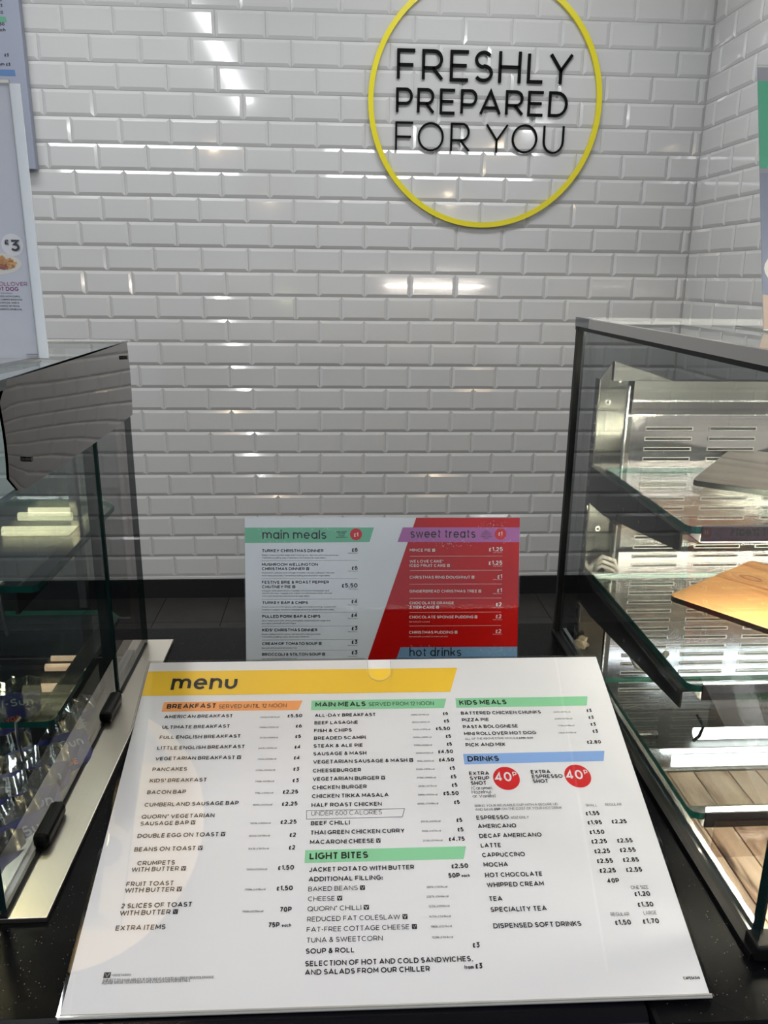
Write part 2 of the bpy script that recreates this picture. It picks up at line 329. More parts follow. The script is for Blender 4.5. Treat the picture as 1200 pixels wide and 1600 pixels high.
def ribbon(path, t):
    """offset a centre line into a strip of quads with mitred joints (2D)."""
    closed = (abs(path[0][0] - path[-1][0]) + abs(path[0][1] - path[-1][1])) < 1e-6 and len(path) > 3
    pts = [Vector(p) for p in path]; q = [pts[0]]
    for p in pts[1:]:
        if (p - q[-1]).length > 1e-5: q.append(p)
    pts = q
    if closed: pts = pts[:-1] if (pts[0] - pts[-1]).length < 1e-5 else pts
    n = len(pts); L = []; Rr = []
    for k in range(n):
        a = pts[k] - pts[k - 1] if (k or closed) else pts[1] - pts[0]
        b = pts[(k + 1) % n] - pts[k] if (k < n - 1 or closed) else pts[k] - pts[k - 1]
        a = a.normalized(); b = b.normalized(); na = Vector((-a.y, a.x)); nb = Vector((-b.y, b.x))
        m = na + nb
        m = nb.copy() if m.length < .2 else m.normalized()
        d = min(1 / max(m.dot(nb), .25), 2.2) * t / 2
        L.append(pts[k] + m * d); Rr.append(pts[k] - m * d)
    return L, Rr, closed
def glyph(mb, ch, x, y, h, t, sx, T, z, depth=0, mi=0, mi2=0):
    """draw one character, lower left corner (x,y) with y up; returns advance."""
    if ch == ' ': return .34 * h * sx
    if ch == '~':
        W = 1.0 * h * sx
        mb.face([T(x, y, z), T(x + W, y, z), T(x + W, y + h, z), T(x, y + h, z)], mi)
        L, Rr, _ = ribbon([(x + .2 * W, y + .82 * h), (x + .5 * W, y + .2 * h), (x + .8 * W, y + .82 * h)], .13 * h)
        for k in range(2): mb.face([T(*Rr[k], z + .00005), T(*Rr[k + 1], z + .00005), T(*L[k + 1], z + .00005), T(*L[k], z + .00005)], mi2)
        return W + TRACK * h * sx
    g = G.get(ch) or G['.']
    W = g[0] * h * sx
    for s in g[1]:
        path = [(x + t / 2 + px * W, y + t / 2 + py * (h - t)) for px, py in s]
        if len(path) == 2:   # flat ends reach the cap line
            (ax, ay), (bx, by) = path
            if abs(ax - bx) < 1e-7:
                e = t / 2 * (1 if ay < by else -1); path = [(ax, ay - e), (bx, by + e)]
        L, Rr, closed = ribbon(path, t); n = len(L)
        for k in range(n if closed else n - 1):
            j = (k + 1) % n
            if depth:
                P = [Rr[k], Rr[j], L[j], L[k]]; i = len(mb.v)
                mb.v += [T(*p, z) for p in P] + [T(*p, z + depth) for p in P]
                for f in ((3, 2, 1, 0), (4, 5, 6, 7), (0, 1, 5, 4), (1, 2, 6, 5), (2, 3, 7, 6), (3, 0, 4, 7)): mb.f.append(tuple(i + c for c in f)); mb.m.append(mi)
            else: mb.face([T(*Rr[k], z), T(*Rr[j], z), T(*L[j], z), T(*L[k], z)], mi)
    return W + t + TRACK * h * sx
def natural(txt, h, t, sx=1):
    w = 0
    for ch in txt:
        if ch == ' ': w += .34 * h * sx
        elif ch == '~': w += (1.0 + TRACK) * h * sx
        else: w += (G.get(ch) or G['.'])[0] * h * sx + t + TRACK * h * sx
    return w - TRACK * h * sx
def write(mb, txt, x, y, width, h, wt, T, z, mi=0, mi2=1, depth=0):
    """x,y = left baseline (y up), fit to width."""
    t = wt * h; fixed = sum(t for c in txt if c not in ' ~'); nat = natural(txt, h, t) - fixed
    sx = max(.3, (width - fixed) / nat) if (width and nat > 1e-9) else 1
    if width and sx > 1.6 and nat < .5 * h: sx = 1.0
    for ch in txt: x += glyph(mb, ch, x, y, h, t, sx, T, z, depth, mi, mi2)

# ================================================================ THE SETTING
WY = 3.647; WX = 1.567; P0 = 2.508; TW = .1002; X0 = .976     # back wall plane, right wall plane, bottom of tile row 0, half tile, offset
def joint(c): return c * TW - X0
wall_back = tag(box('wall_back', (-3.2, WY, 0), (WX + .1, WY + .1, CEIL), 'grout'), kind='structure')
wall_right = tag(box('wall_right', (WX, 1.3, 0), (WX + .1, WY, CEIL), 'grout'), kind='structure')
tag(box('wall_left', (-3.3, 1.3, 0), (-3.2, WY + .1, CEIL), 'paint'), kind='structure')
tag(box('ceiling', (-3.9, -3, CEIL), (3.9, WY + .1, CEIL + .05), 'ceiling'), kind='structure')
floor = tag(box('floor', (-3.6, -3, -.05), (3.6, WY, -.012), 'floor_grout'), kind='structure')
tag(box('baseboard_back', (-3.2, WY - .016, -.012), (WX, WY, .092), 'skirting'), kind='structure')
tag(box('baseboard_right', (WX - .016, 1.3, -.012), (WX, WY - .016, .092), 'skirting'), kind='structure')
tag(box('trim_1', (-3.2, WY - .010, .093), (WX, WY, .107), 'tile', bevel=.002), kind='structure')

def tile_geo(mb, w, h, T, bev=.0125, dep=.0050, g=.0009):
    """one bevelled metro tile, lower left corner 0,0; T maps (across, up, out)"""
    a = [(g, g), (w - g, g), (w - g, h - g), (g, h - g)]; bx = min(bev, w * .35)
    b = [(g + bx, g + bev), (w - g - bx, g + bev), (w - g - bx, h - g - bev), (g + bx, h - g - bev)]
    i = len(mb.v)
    mb.v += [T(x, y, 0) for x, y in a] + [T(x, y, .0018) for x, y in a] + [T(x, y, .0018 + dep) for x, y in b]
    for k in range(4):
        j = (k + 1) % 4
        mb.f.append((i + k, i + j, i + 4 + j, i + 4 + k)); mb.f.append((i + 4 + k, i + 4 + j, i + 8 + j, i + 8 + k)); mb.m += [0, 0]
    mb.f.append((i + 8, i + 9, i + 10, i + 11)); mb.m.append(0)
mesh_cache = {}
def tile_mesh(w, h, right=False):
    key = (round(w, 3), round(h, 3), right)
    if key not in mesh_cache:
        mb = MB(); T = (lambda x, y, z: (x - w / 2, -z, y - h / 2)) if not right else (lambda x, y, z: (-z, -(x - w / 2), y - h / 2))
        tile_geo(mb, w, h, T); o = mb.build('tile', 'tile'); mesh_cache[key] = o.data; bpy.data.objects.remove(o)
    return mesh_cache[key]
def place_tile(parent, me, loc, rot=(0, 0, 0)):
    o = bpy.data.objects.new('tile', me); COL.objects.link(o); o.parent = parent; o.location = loc; o.rotation_euler = rot
rest = MB(); cand = []
for row in range(-5, 25):
    z0 = P0 - .1 * row; z1 = min(z0 + .1, CEIL)
    if z1 - z0 < .03: continue
    for c in range(-24, 28):
        if (c - row) % 2: continue
        xa, xb = joint(c), min(joint(c + 2), WX)
        if xb - xa < .012: continue
        cand.append((row, xa, xb, z0, z1))
def in_view(row, xa, xb):
    if row < -1 or xb < -1.22: return 3
    if row >= 12 and (xb < -.74 or xa > 1.10): return 2
    if row < 12 and xb < -1.0 and row > 13: return 2
    if row >= 18 and xa > -.25 and xb < .95: return 1        # behind the standing menu
    return 0
order = sorted(range(len(cand)), key=lambda i: (in_view(*cand[i][:3]), cand[i][0]))
for n, i in enumerate(order):
    row, xa, xb, z0, z1 = cand[i]; wdt, hgt = xb - xa, z1 - z0
    if n < 300:
        place_tile(wall_back, tile_mesh(wdt, hgt), ((xa + xb) / 2, WY, (z0 + z1) / 2), (random.gauss(0, .0030), 0, random.gauss(0, .0030)))
    else:
        tile_geo(rest, wdt, hgt, lambda x, y, z: (xa + x, WY - z, z0 + y))
tag(rest.build('tile_field', 'tile', wall_back), kind='stuff')
rest = MB()
for row in range(-5, 25):
    z0 = P0 - .1 * row; z1 = min(z0 + .1, CEIL)
    if z1 - z0 < .03: continue
    k = -1
    while True:
        yb = WY - .109 - .2045 * k - (0 if row % 2 == 0 else .100); ya = yb - .2045; k += 1
        yb = min(yb, WY - .008)
        if ya < 1.35: break
        if yb - ya < .015: continue
        if ya > 2.75 and row < 12 and row > -2:
            place_tile(wall_right, tile_mesh(yb - ya, z1 - z0, True), (WX, (ya + yb) / 2, (z0 + z1) / 2), (0, random.gauss(0, .003), random.gauss(0, .003)))
        else: tile_geo(rest, yb - ya, z1 - z0, lambda x, y, z: (WX - z, yb - x, z0 + y))
tag(rest.build('tile_field', 'tile', wall_right), kind='stuff')
# floor tiles (0.3 m) behind the counter
mb = MB(); mb.prism([(-.1485, -.1485), (.1485, -.1485), (.1485, .1485), (-.1485, .1485)], 0, .012); fo = mb.build('floor_tile', 'floor'); fm = fo.data; bpy.data.objects.remove(fo)
rest = MB()
for i in range(-14, 9):
    for j in range(0, 22):
        cx, cy = .978 - .15 + .3 * i, WY - .15 - .3 * j
        if cy > 2.4 and -1.1 < cx < 1.5:
            o = bpy.data.objects.new('floor_tile', fm); COL.objects.link(o); o.parent = floor; o.location = (cx, cy, -.012)
        else: rest.prism([(cx - .1485, cy - .1485), (cx + .1485, cy - .1485), (cx + .1485, cy + .1485), (cx - .1485, cy + .1485)], -.012, 0)
tag(rest.build('floor_tile_field', 'floor', floor), kind='stuff')

# ceiling light panels: frame and glowing diffuser
for k, (px, py, sx, sy, e, c) in enumerate(PANELS):
    t = empty('ceiling_light', (px, py, CEIL)); tag(t, ['white framed ceiling light close to the tiled wall over the server area', 'white framed fill light added close to the tiled wall over the menu board', 'long narrow ceiling strip light running over the counter on the left', 'small square ceiling light over the customer side, behind the menu reader', 'unseen square fill light added over the customer side, far left', 'unseen square fill light added over the customer side, far right'][k], 'ceiling light')
    f = MB(); h = .02
    f.box((-sx / 2 - h, -sy / 2 - h, -.02), (sx / 2 + h, -sy / 2, 0)); f.box((-sx / 2 - h, sy / 2, -.02), (sx / 2 + h, sy / 2 + h, 0)); f.box((-sx / 2 - h, -sy / 2, -.02), (-sx / 2, sy / 2, 0)); f.box((sx / 2, -sy / 2, -.02), (sx / 2 + h, sy / 2, 0))
    f.build('frame', 'paint', t); d = MB(); d.box((-sx / 2, -sy / 2, -.012), (sx / 2, sy / 2, -.002)); d.build('diffuser', 'lamp', t)

# pendant lamps hanging over the counter, seen as reflections in the menu cover and the granite
def pendant(x, y, z, r, label, power):
    t = empty('pendant_lamp', (x, y, z)); tag(t, label, 'lamp', 'pendant lamps over the counter')
    prof = [(r, 0), (r * .97, .05), (r * .85, .12), (r * .62, .18), (r * .3, .215), (.03, .225)]
    s = MB(); s.lathe(prof); s.lathe([(a + .004, b + .004) for a, b in prof], mi=1); s.lathe([(r, 0), (r + .004, .004)], mi=1)
    s.build('shade', ['shade_in', 'black'], t, smooth=True)
    b = MB(); b.lathe([(.001, .045), (.02, .05), (.034, .075), (.034, .1), (.02, .13), (.014, .15)], n=20); b.build('bulb', 'bulb', t, smooth=True)
    c = MB(); c.tube([(0, 0, .15), (0, 0, .25)], .017, 12); c.build('socket', 'black', t)
    c = MB(); c.tube([(0, 0, .25), (0, 0, CEIL - z)], .004, 6); c.build('cord', 'black', t)
    l = bpy.data.lights.new('bulb_light', 'POINT'); l.energy = power; l.color = (1, .80, .55); l.shadow_soft_size = .035
    o = bpy.data.objects.new('bulb_light', l); COL.objects.link(o); o.parent = t; o.location = (0, 0, .03)
for px_, py_, pz_, lab_ in ((-.50, .72, 2.05, 'black domed pendant lamp with a warm lining above the left display case'),
                        (.84, .95, 2.05, 'black domed pendant lamp with a warm lining above the right display case'),
                        (-.80, 1.56, 2.25, 'black domed pendant lamp behind the left display case'),
                        (1.00, 1.92, 2.28, 'black domed pendant lamp behind the right display case')):
    pendant(px_, py_, pz_, .235 if py_ < 1 else .17, lab_, 1.9)

# ================================================================ WALL SIGN
sign = empty('wall_sign', (.6255, WY - .010, 2.1915)); tag(sign, 'yellow ring with black raised lettering FRESHLY PREPARED FOR YOU on the tiled wall', 'sign')
mb = MB(); ro, ri, n = .4875, .4665, 96; i = 0
for k in range(n):
    a = 2 * pi * k / n
    for rr, yy in ((ro, -.014), (ro, .0), (ri, .0), (ri, -.014)): mb.v.append((rr * cos(a), yy, rr * sin(a)))
for k in range(n):
    a, b = k * 4, ((k + 1) % n) * 4
    for q in range(4): mb.f.append((a + q, a + (q + 1) % 4, b + (q + 1) % 4, b + q)); mb.m.append(0)
ring = mb.build('ring', 'yellow', sign)
def px2m(cx): return .255 + (cx - 187) * (.981 - .255) / (1007 - 187) - .6255
ROWS = [('FRESHLY', 2.270, .115, .104, [(187, 277), (303, 403), (433, 525), (545, 634), (660, 765), (795, 875), (897, 1009)]),
        ('PREPARED', 2.146, .096, .108, [(185, 263), (284, 366), (390, 466), (488, 566), (578, 679), (700, 787), (806, 884), (905, 996)]),
        ('FOR YOU', 2.003, .112, .07, [(183, 271), (290, 413), (445, 539), None, (612, 720), (738, 861), (888, 989)])]
for txt, zb, h, wt, sp in ROWS:
    for ch, s in zip(txt, sp):
        if not s: continue
        mb = MB(); a, b = px2m(s[0]), px2m(s[1]); t = wt * h
        sx = (b - a - t) / (G[ch][0] * h)
        glyph(mb, ch, a, zb - 2.1915, h, t, sx, lambda x, y, z: (x, -z, y), -.001, .008, 0, 0)
        o = mb.build('letter', 'black', sign); o['label'] = 'raised black letter ' + ch

# ================================================================ BIG BOARD ON THE FAR WALL (left)
wb = empty('wall_menu_board', (-1.215, 3.60, 1.90)); tag(wb, 'large pale blue-grey menu board on the tiled wall at the upper left edge', 'menu board')
box('board', (-.62, -.006, 0), (0, .030, .85), 'w_paper', wb, bevel=.002)
mb = MB()
for k, (z, s) in enumerate(((.605, '£6'), (.59, '£5'), (.575, '£4'), (.56, '£6'), (.345, '£1.50'), (.33, '£2.50'), (.58, '£5.50'))): pass
TB = lambda x, y, z: (x, -.006 - z, y)
for k, (z, s, x1) in enumerate(((.64, '£5', -.062), (.618, '£6', -.062), (.598, '£5', -.062), (.578, '£3', -.062), (.555, '£4.50', -.062), (.515, '£2.50', -.062), (.495, '£1.50 each', -.060), (.408, '£3', -.058), (.375, 'from £3', -.056))):
    wdt = natural(s, .011, .0022); write(mb, s, x1 - wdt, z, wdt, .011, .2, TB, .0012)
for k in range(11): write(mb, ['JACKET POTATO', 'BAKED BEANS', 'CHEESE', 'TUNA & SWEETCORN', 'SOUP & ROLL', 'COLESLAW', 'CHICKEN BURGER', 'FISH & CHIPS', 'BEEF LASAGNE', 'STEAK & ALE PIE', 'PANCAKES'][k], -.40, .64 - .028 * k, 0, .011, .2, TB, .0012)
mb.build('printed_text', ['ink', 'w_paper'], wb)
mb = MB(); mb.face([TB(-.42, .527, .0008), TB(-.052, .527, .0008), TB(-.055, .546, .0008), TB(-.42, .546, .0008)], 0); mb.face([TB(-.42, .340, .0008), TB(-.040, .340, .0008), TB(-.042, .362, .0008), TB(-.42, .362, .0008)], 1)
mb.build('colour_band', ['w_green', 'w_blue'], wb)

# ================================================================ COUNTER
CZ = 1.045
ct = empty('counter', (0, .7, 0)); tag(ct, 'black speckled granite counter carrying the menus and both display cases', 'counter')
def slab(name, poly, bev): 
    m = MB(); m.prism(poly, CZ - .03, CZ); return m.build(name, 'granite', ct, off=(0, .7, 0), bevel=bev)
slab('granite_slab', [(-1.4, .4040), (.2000, .4040), (.2000, 1.000), (-1.4, 1.000), (-1.4, .918), (-.2615, .918), (-.2615, .500), (-1.4, .500)], .004)
slab('granite_slab', [(.2008, .381), (1.3, .381), (1.3, .434), (.296, .434), (.296, .966), (1.3, .966), (1.3, 1.000), (.2008, 1.000)], .004)
m = MB(); prof = [(.4038, CZ - .03), (.4038, CZ)] + [(.4038 - .018 * sin(R(a)), CZ - .018 + .018 * cos(R(a))) for a in range(15, 91, 15)] + [(.3858, CZ - .03)]
m.prism(prof, -1.4, .1995, T=lambda y, z, x: (x, y, z)); m.build('front_nosing', 'granite_nose', ct, off=(0, .7, 0))
box('counter_body', (-1.38, .42, 0), (1.28, .985, .93), 'body', ct, off=(0, .7, 0))
box('counter_panel', (-.2615, .42, .93), (.28, .985, CZ - .03), 'body', ct, off=(0, .7, 0))
box('counter_panel', (-1.38, .42, .93), (-.2615, .49, CZ - .03), 'body', ct, off=(0, .7, 0))
box('counter_panel', (.28, .42, .93), (1.28, .430, CZ - .03), 'body', ct, off=(0, .7, 0))

# ================================================================ LEFT DISPLAY CASE
GX = -.243
lc = empty('display_case', (-.6, .72, CZ)); tag(lc, 'refrigerated glass display case on the left end of the counter, blue drink pouches inside', 'display case')
def L(name, a, b, mat, **k): return box(name, a, b, mat, lc, off=(-.6, .72, CZ), **k)
LO = (-.6, .72, CZ)
pl = MB(); pl.prism([(-.262, .488), (-.2125, .488), (-.2105, .953), (-.262, .953)], CZ, CZ + .0045); pl.build('steel_plinth', 'steel_side', lc, off=LO, bevel=.0006)
L('gasket', (-.2462, .488, CZ + .0045), (-.2405, .80, CZ + .0062), 'rubber')
L('gasket', (-.2445, .815, CZ + .0045), (-.2405, .94, CZ + .0062), 'rubber')
def pane(parent, off, name, x, y0, y1, z0, z1, th, mat, edge='glass_edge_dark'):
    m = MB(); m.box((x - th, y0, z0), (x, y1, z1), mis=[2, 2, 1, 0, 1, 0] if False else [1, 1, 1, 0, 1, 0]); return m.build(name, [mat, edge], parent, off=off)
p1 = pane(lc, LO, 'side_glass', GX + .001, .492, .797, CZ + .006, 1.338, .0075, 'glass_end')
p2 = pane(lc, LO, 'side_glass', GX + .001, .812, .950, CZ + .006, 1.40, .0075, 'glass_smoke')
p2['label'] = 'smoked rear side glass'
L('glass_edge_strip', (GX - .0085, .7930, CZ + .004), (GX + .0005, .7965, 1.338), 'glass_edge_dark')
L('glass_edge_strip', (GX - .0085, .8100, CZ + .004), (GX + .0005, .8135, 1.338), 'glass_edge_dark')
L('glass_edge_highlight', (GX - .0050, .8000, CZ + .004), (GX - .0035, .8010, 1.338), 'bright')
for y in (.585, .775):
    L('glass_clip', (GX - .006, y - .024, CZ + .0045), (GX + .0075, y + .024, CZ + .017), 'rubber', bevel=.004)
# polished steel fascia with rounded near end, slightly bellied
mb = MB(); y0, y1, z0, z1, N = .584, .951, 1.340, 1.4245, 24
def fx(u, v): return GX + .0035 + .0035 * sin(pi * u) + .0012 * sin(pi * v)
rows_ = []
for i in range(N + 1):
    u = i / N; y = y0 + (y1 - y0) * u; rr = .014
    cut = max(0, rr - (y - y0)); inset = rr - math.sqrt(max(0, rr * rr - cut * cut))
    rows_.append([(y, z0 + inset + (z1 - z0 - 2 * inset) * j / 6, u, j / 6) for j in range(7)])
for side, dx in ((0, 0), (1, -.002)):
    base = len(mb.v)
    for rw in rows_:
        for (y, z, u, v) in rw: mb.v.append((fx(u, v) + dx, y, z))
    for i in range(N):
        for j in range(6):
            q = [base + i * 7 + j, base + (i + 1) * 7 + j, base + (i + 1) * 7 + j + 1, base + i * 7 + j + 1]
            mb.f.append(tuple(q if side == 0 else q[::-1])); mb.m.append(0)
fas = mb.build('steel_fascia', 'mirror', lc, off=LO, smooth=True)
for y, z in ((.925, 1.409), (.616, 1.362)):
    s = MB(); s.tube([(GX + .003, y, z), (GX + .0095, y, z)], .0022, 10); s.build('stud', 'dark_steel', lc, off=LO)
tp = MB(); tp.box((-.95, .49, 1.418), (GX + .004, .93, 1.4255), mis=[0, 0, 1, 1, 1, 1]); tp.build('top_glass', ['glass_clear', 'glass_edge_dark'], lc, off=LO)
L('top_trim', (-.95, .922, 1.4257), (GX + .012, .934, 1.4275), 'bright')
L('rear_post', (-.312, .918, CZ), (-.303, .930, 1.418), 'panel')
L('rear_post', (-.95, .918, CZ), (-.93, .930, 1.418), 'panel')
L('rear_glass', (-.93, .921, CZ + .03), (-.313, .926, 1.41), 'glass_door')
L('rear_glass', (-.93, .962, CZ + .03), (-.265, .967, 1.41), 'glass_door')
L('front_glass', (-.95, .492, CZ + .006), (GX - .007, .499, 1.418), 'glass_clear')
L('base_tray', (-.95, .502, .962), (-.263, .916, .966), 'dark_steel')
L('tray_wall', (-.95, .914, .966), (-.263, .917, 1.044), 'dark_steel')
L('tray_wall', (-.2645, .502, .966), (-.2625, .914, 1.046), 'panel')
L('tray_wall', (-.95, .501, .966), (-.2645, .503, 1.044), 'dark_steel')
L('inner_rail', (-.2610, .50, CZ + .0045), (-.2510, .918, CZ + .0075), 'panel')
for z, yb in ((1.240, .932), (1.108, .914)):
    s = MB(); poly = [(-.95, .660), (-.2625, .660), (-.2590, .664), (-.2590, yb - .02), (-.275, yb), (-.95, yb)]
    s.prism(poly, z - .006, z, 0, 1); s.build('glass_shelf', ['glass_shelf', 'glass_edge'], lc, off=LO)
    L('shelf_bracket', (-.2830, .668, z - .030), (-.2800, .91, z - .0065), 'dark_steel')
    c = MB(); c.tube([(-.288, .662, z + .003), (-.290, .657, z + .002), (-.290, .656, z - .012), (-.288, .658, z - .045)], .0018, 6); c.build('price_hook', 'bright', lc, off=LO)
# lamp under the top at the front of the left case, its own reflector hides it from outside
t_ = MB(); t_.tube([(-.462, .762, 1.330), (-.362, .762, 1.330)], .0055, 10); t_.build('light_tube', 'tube_hot', lc, off=LO)
L('lamp_holder', (-.52, .752, 1.337), (-.350, .775, 1.345), 'dark_steel')

# glowing bars added in place of lamp reflections on the glass shelves
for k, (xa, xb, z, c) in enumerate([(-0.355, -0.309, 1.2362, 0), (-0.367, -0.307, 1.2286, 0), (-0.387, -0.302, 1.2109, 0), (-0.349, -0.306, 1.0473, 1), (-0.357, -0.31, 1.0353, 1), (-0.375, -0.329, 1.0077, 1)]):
    t_ = MB(); r_ = (.003, .0050, .0058, .0035, .0048, .0056)[k]; t_.tube([(xa, .908, z), (xb, .908, z)], r_, 10); t_.build('reflection_bar', ['glint_yellow', 'glint_salmon'][c], lc, off=LO)
L('reflection_bar_mount', (-.95, .9135, 1.030), (-.31, .9165, 1.036), 'panel'); L('reflection_bar_mount', (-.95, .9135, 1.222), (-.31, .9165, 1.228), 'panel')

# drink pouches
def pouch_mesh():
    W, Hh = .078, .115; NU, NV = 12, 16; body = MB(); top = MB()
    for s in (1, -1):
        i = len(body.v)
        for a in range(NU + 1):
            for b in range(NV + 1):
                u, v = a / NU, b / NV
                th = .017 * (sin(pi * min(1, max(0, u))) ** .6) * (max(0, sin(pi * (v * .93 + .0))) ** .55) + .0006 * sin(23 * u + 9 * v) * sin(17 * v)
                body.v.append(((u - .5) * W * (1 - .03 * sin(pi * v)), (v - 1) * Hh * .88 - .016, s * max(th, .0004)))
        for a in range(NU):
            for b in range(NV):
                q = [i + a * (NV + 1) + b, i + (a + 1) * (NV + 1) + b, i + (a + 1) * (NV + 1) + b + 1, i + a * (NV + 1) + b + 1]
                body.f.append(tuple(q if s == 1 else q[::-1])); body.m.append(0)
    # crimped silver top seal
    n = 18
    for a in range(n + 1):
        u = a / n; x = (u - .5) * (W + .004); zz = .0032 * sin(u * 11) + .0018 * sin(u * 29 + 1)
        for y in (-.0175, -.008, 0.003): top.v.append((x, y + .001 * sin(a * 1.7), zz * (1 if y > -.01 else .4) + .001))
    for a in range(n):
        for q in range(2): k = a * 3 + q; top.f.append((k, k + 3, k + 4, k + 1)); top.m.append(0)
    tx = MB(); TT = lambda x, y, z: (x, y, z + .0168 * (max(0, sin(pi * min(1, max(0, (x / W + .5))))) ** .6) * (max(0, sin(pi * (1 - (-y - .016) / (Hh * .88)) * .93)) ** .55) + .0009)
    write(tx, 'Capri-Sun', -.031, -.034, .062, .0095, .17, TT, 0)
    write(tx, 'ORANGE', -.018, -.052, .036, .006, .2, TT, 0, mi=1)
    og = MB()
    for q in range(14):
        a0, a1 = 2 * pi * q / 14, 2 * pi * (q + 1) / 14
        og.face([TT(0, -.085, .0002), TT(.02 * cos(a0), -.085 + .02 * sin(a0), .0002), TT(.02 * cos(a1), -.085 + .02 * sin(a1), .0002)])
    return body, top, tx, og
pb, pt_, ptx, pog = pouch_mesh()
def pouch_first():
    t = empty('drink_pouch'); 
    pb.build('pouch_body', 'blue_foil', t, smooth=True); pt_.build('foil_seal', 'foil', t, smooth=True)
    ptx.build('printed_text', ['pale_ink', 'orange_ink'], t); pog.build('fruit_picture', 'orange_ink', t)
    return t
proto_p = pouch_first()
def dup(root):
    r = root.copy(); COL.objects.link(r)
    for ch in list(root.children):
        c = ch.copy(); COL.objects.link(c); c.parent = r
    return r
# (x, y, z of the seal), heading, lean, label
PL = [(-.292, .548, 1.062, 34, 40, 'blue drink pouch with silver seal, nearest of the row along the side glass'),
      (-.288, .590, 1.066, 44, 42, 'blue drink pouch second from the front in the row along the side glass'),
      (-.290, .624, 1.072, 30, 44, 'blue drink pouch third from the front in the row along the side glass'),
      (-.292, .660, 1.074, 24, 42, 'blue drink pouch fourth from the front in the row along the side glass'),
      (-.290, .703, 1.076, 38, 40, 'blue drink pouch fifth in the row along the side glass, under the lower shelf corner'),
      (-.294, .765, 1.060, 46, 40, 'blue drink pouch beside the far black clip, last of the row along the side glass'),
      (-.372, .640, 1.070, 62, 32, 'blue drink pouch turned aside at the left picture edge, nearest one there'),
      (-.368, .690, 1.074, 20, 46, 'blue drink pouch in the second row, behind the one turned aside'),
      (-.375, .745, 1.070, -14, 42, 'blue drink pouch in the second row, under the front edge of the lower shelf'),
      (-.370, .810, 1.066, 22, 40, 'blue drink pouch rearmost in the second row, below the lower glass shelf')]
for k, (x, y, z, hd, ln, lab) in enumerate(PL):
    t = proto_p if k == 0 else dup(proto_p)
    tag(t, lab, 'drink pouch', 'blue drink pouches in the left case')
    t.matrix_world = Matrix.Translation((x, y, z)) @ Matrix.Rotation(R(hd), 4, 'Z') @ Matrix.Rotation(R(ln), 4, 'X')

# ================================================================ RIGHT HEATED CASE
RX = .292; RO = (.8, .7, CZ)
rc = empty('heated_display_case', (.8, .7, CZ)); tag(rc, 'heated glass display case with lit glass shelves at the right end of the counter', 'display case')
def Rb(name, a, b, mat, **k): return box(name, a, b, mat, rc, off=RO, **k)
m = MB(); m.box((RX, .444, CZ + .003), (RX + .0085, .968, 1.444), mis=[1, 1, 1, 0, 1, 0]); m.build('side_glass', ['glass_end', 'glass_edge_dark'], rc, off=RO)
m = MB(); m.box((RX, .434, CZ + .004), (1.2, .4435, 1.444), mis=[1, 1, 0, 1, 0, 1]); m.build('front_glass', ['glass_clear', 'glass_edge_dark'], rc, off=RO)
Rb('rear_glass_edge', (RX - .0035, .962, CZ), (RX + .0045, .9705, 1.444), 'rubber')
Rb('base_channel', (RX - .006, .432, CZ), (RX + .004, .968, CZ + .004), 'rubber')
Rb('base_channel', (RX + .0085, .445, CZ - .010), (RX + .0130, .966, CZ + .006), 'bright')
Rb('glass_foot', (RX - .004, .428, CZ), (RX + .014, .446, CZ + .013), 'rubber', bevel=.002)
m = MB(); m.box((RX - .002, .43, 1.4465), (1.2, .976, 1.4545), mis=[0, 0, 1, 1, 1, 1]); m.build('top_glass', ['glass_clear', 'glass_edge_dark'], rc, off=RO)
Rb('top_trim', (RX - .003, .43, 1.4445), (RX + .003, .925, 1.4550), 'steel')
Rb('top_trim', (RX - .003, .43, 1.4405), (RX + .004, .975, 1.4445), 'rubber')
Rb('top_trim', (RX - .003, .926, 1.4447), (RX + .003, .977, 1.4552), 'glass_edge_dark')
# slotted upright and its polished cover plate
m = MB(); m.box((.3095, .930, .945), (.3110, .945, 1.386)); 
for k in range(26): m.box((.3085, .9325, .960 + .0155 * k), (.3096, .9425, .968 + .0155 * k), mi=1)
m.build('slotted_upright', ['dark_steel', 'bright'], rc, off=RO)
m = MB(); T_ = lambda x, z, y: (x, y, z)
m.prism([(.311, .945), (.346, .945), (.346, 1.392), (.327, 1.407), (.311, 1.383)], .937, .939, T=T_); m.build('cover_plate', 'plate', rc, off=RO)
Rb('inner_post', (.3475, .935, .945), (.3495, .945, 1.378), 'bright'); Rb('inner_post', (.3497, .940, .945), (.357, .944, 1.34), 'dark_steel')
for x, z in ((.3365, 1.3855), (.3235, 1.3585), (.3250, 1.2000)):
    s = MB(); s.tube([(x, .9372, z), (x, .9345, z)], .0034, 12); s.tube([(x, .935, z), (x, .9343, z)], .0018, 8, mi=1); s.build('rivet', ['bright', 'black'], rc, off=RO)
m = MB(); m.prism([(.327, 1.384), (.40, 1.384), (.336, 1.404), (.327, 1.4065)], .9330, .9345, T=T_); m.build('corner_gusset', 'dark_steel', rc, off=RO)
Rb('light_housing', (.352, .930, 1.362), (1.18, .950, 1.384), 'dark_steel'); Rb('light_housing', (.352, .928, 1.3600), (1.18, .951, 1.3620), 'bright')
Rb('light_housing', (.352, .932, 1.345), (1.18, .950, 1.3598), 'rail'); Rb('light_housing', (.352, .928, 1.3435), (1.18, .951, 1.3450), 'bright')
bp_ = Rb('back_panel', (.352, .952, .93), (1.18, .956, 1.3435), 'panel')
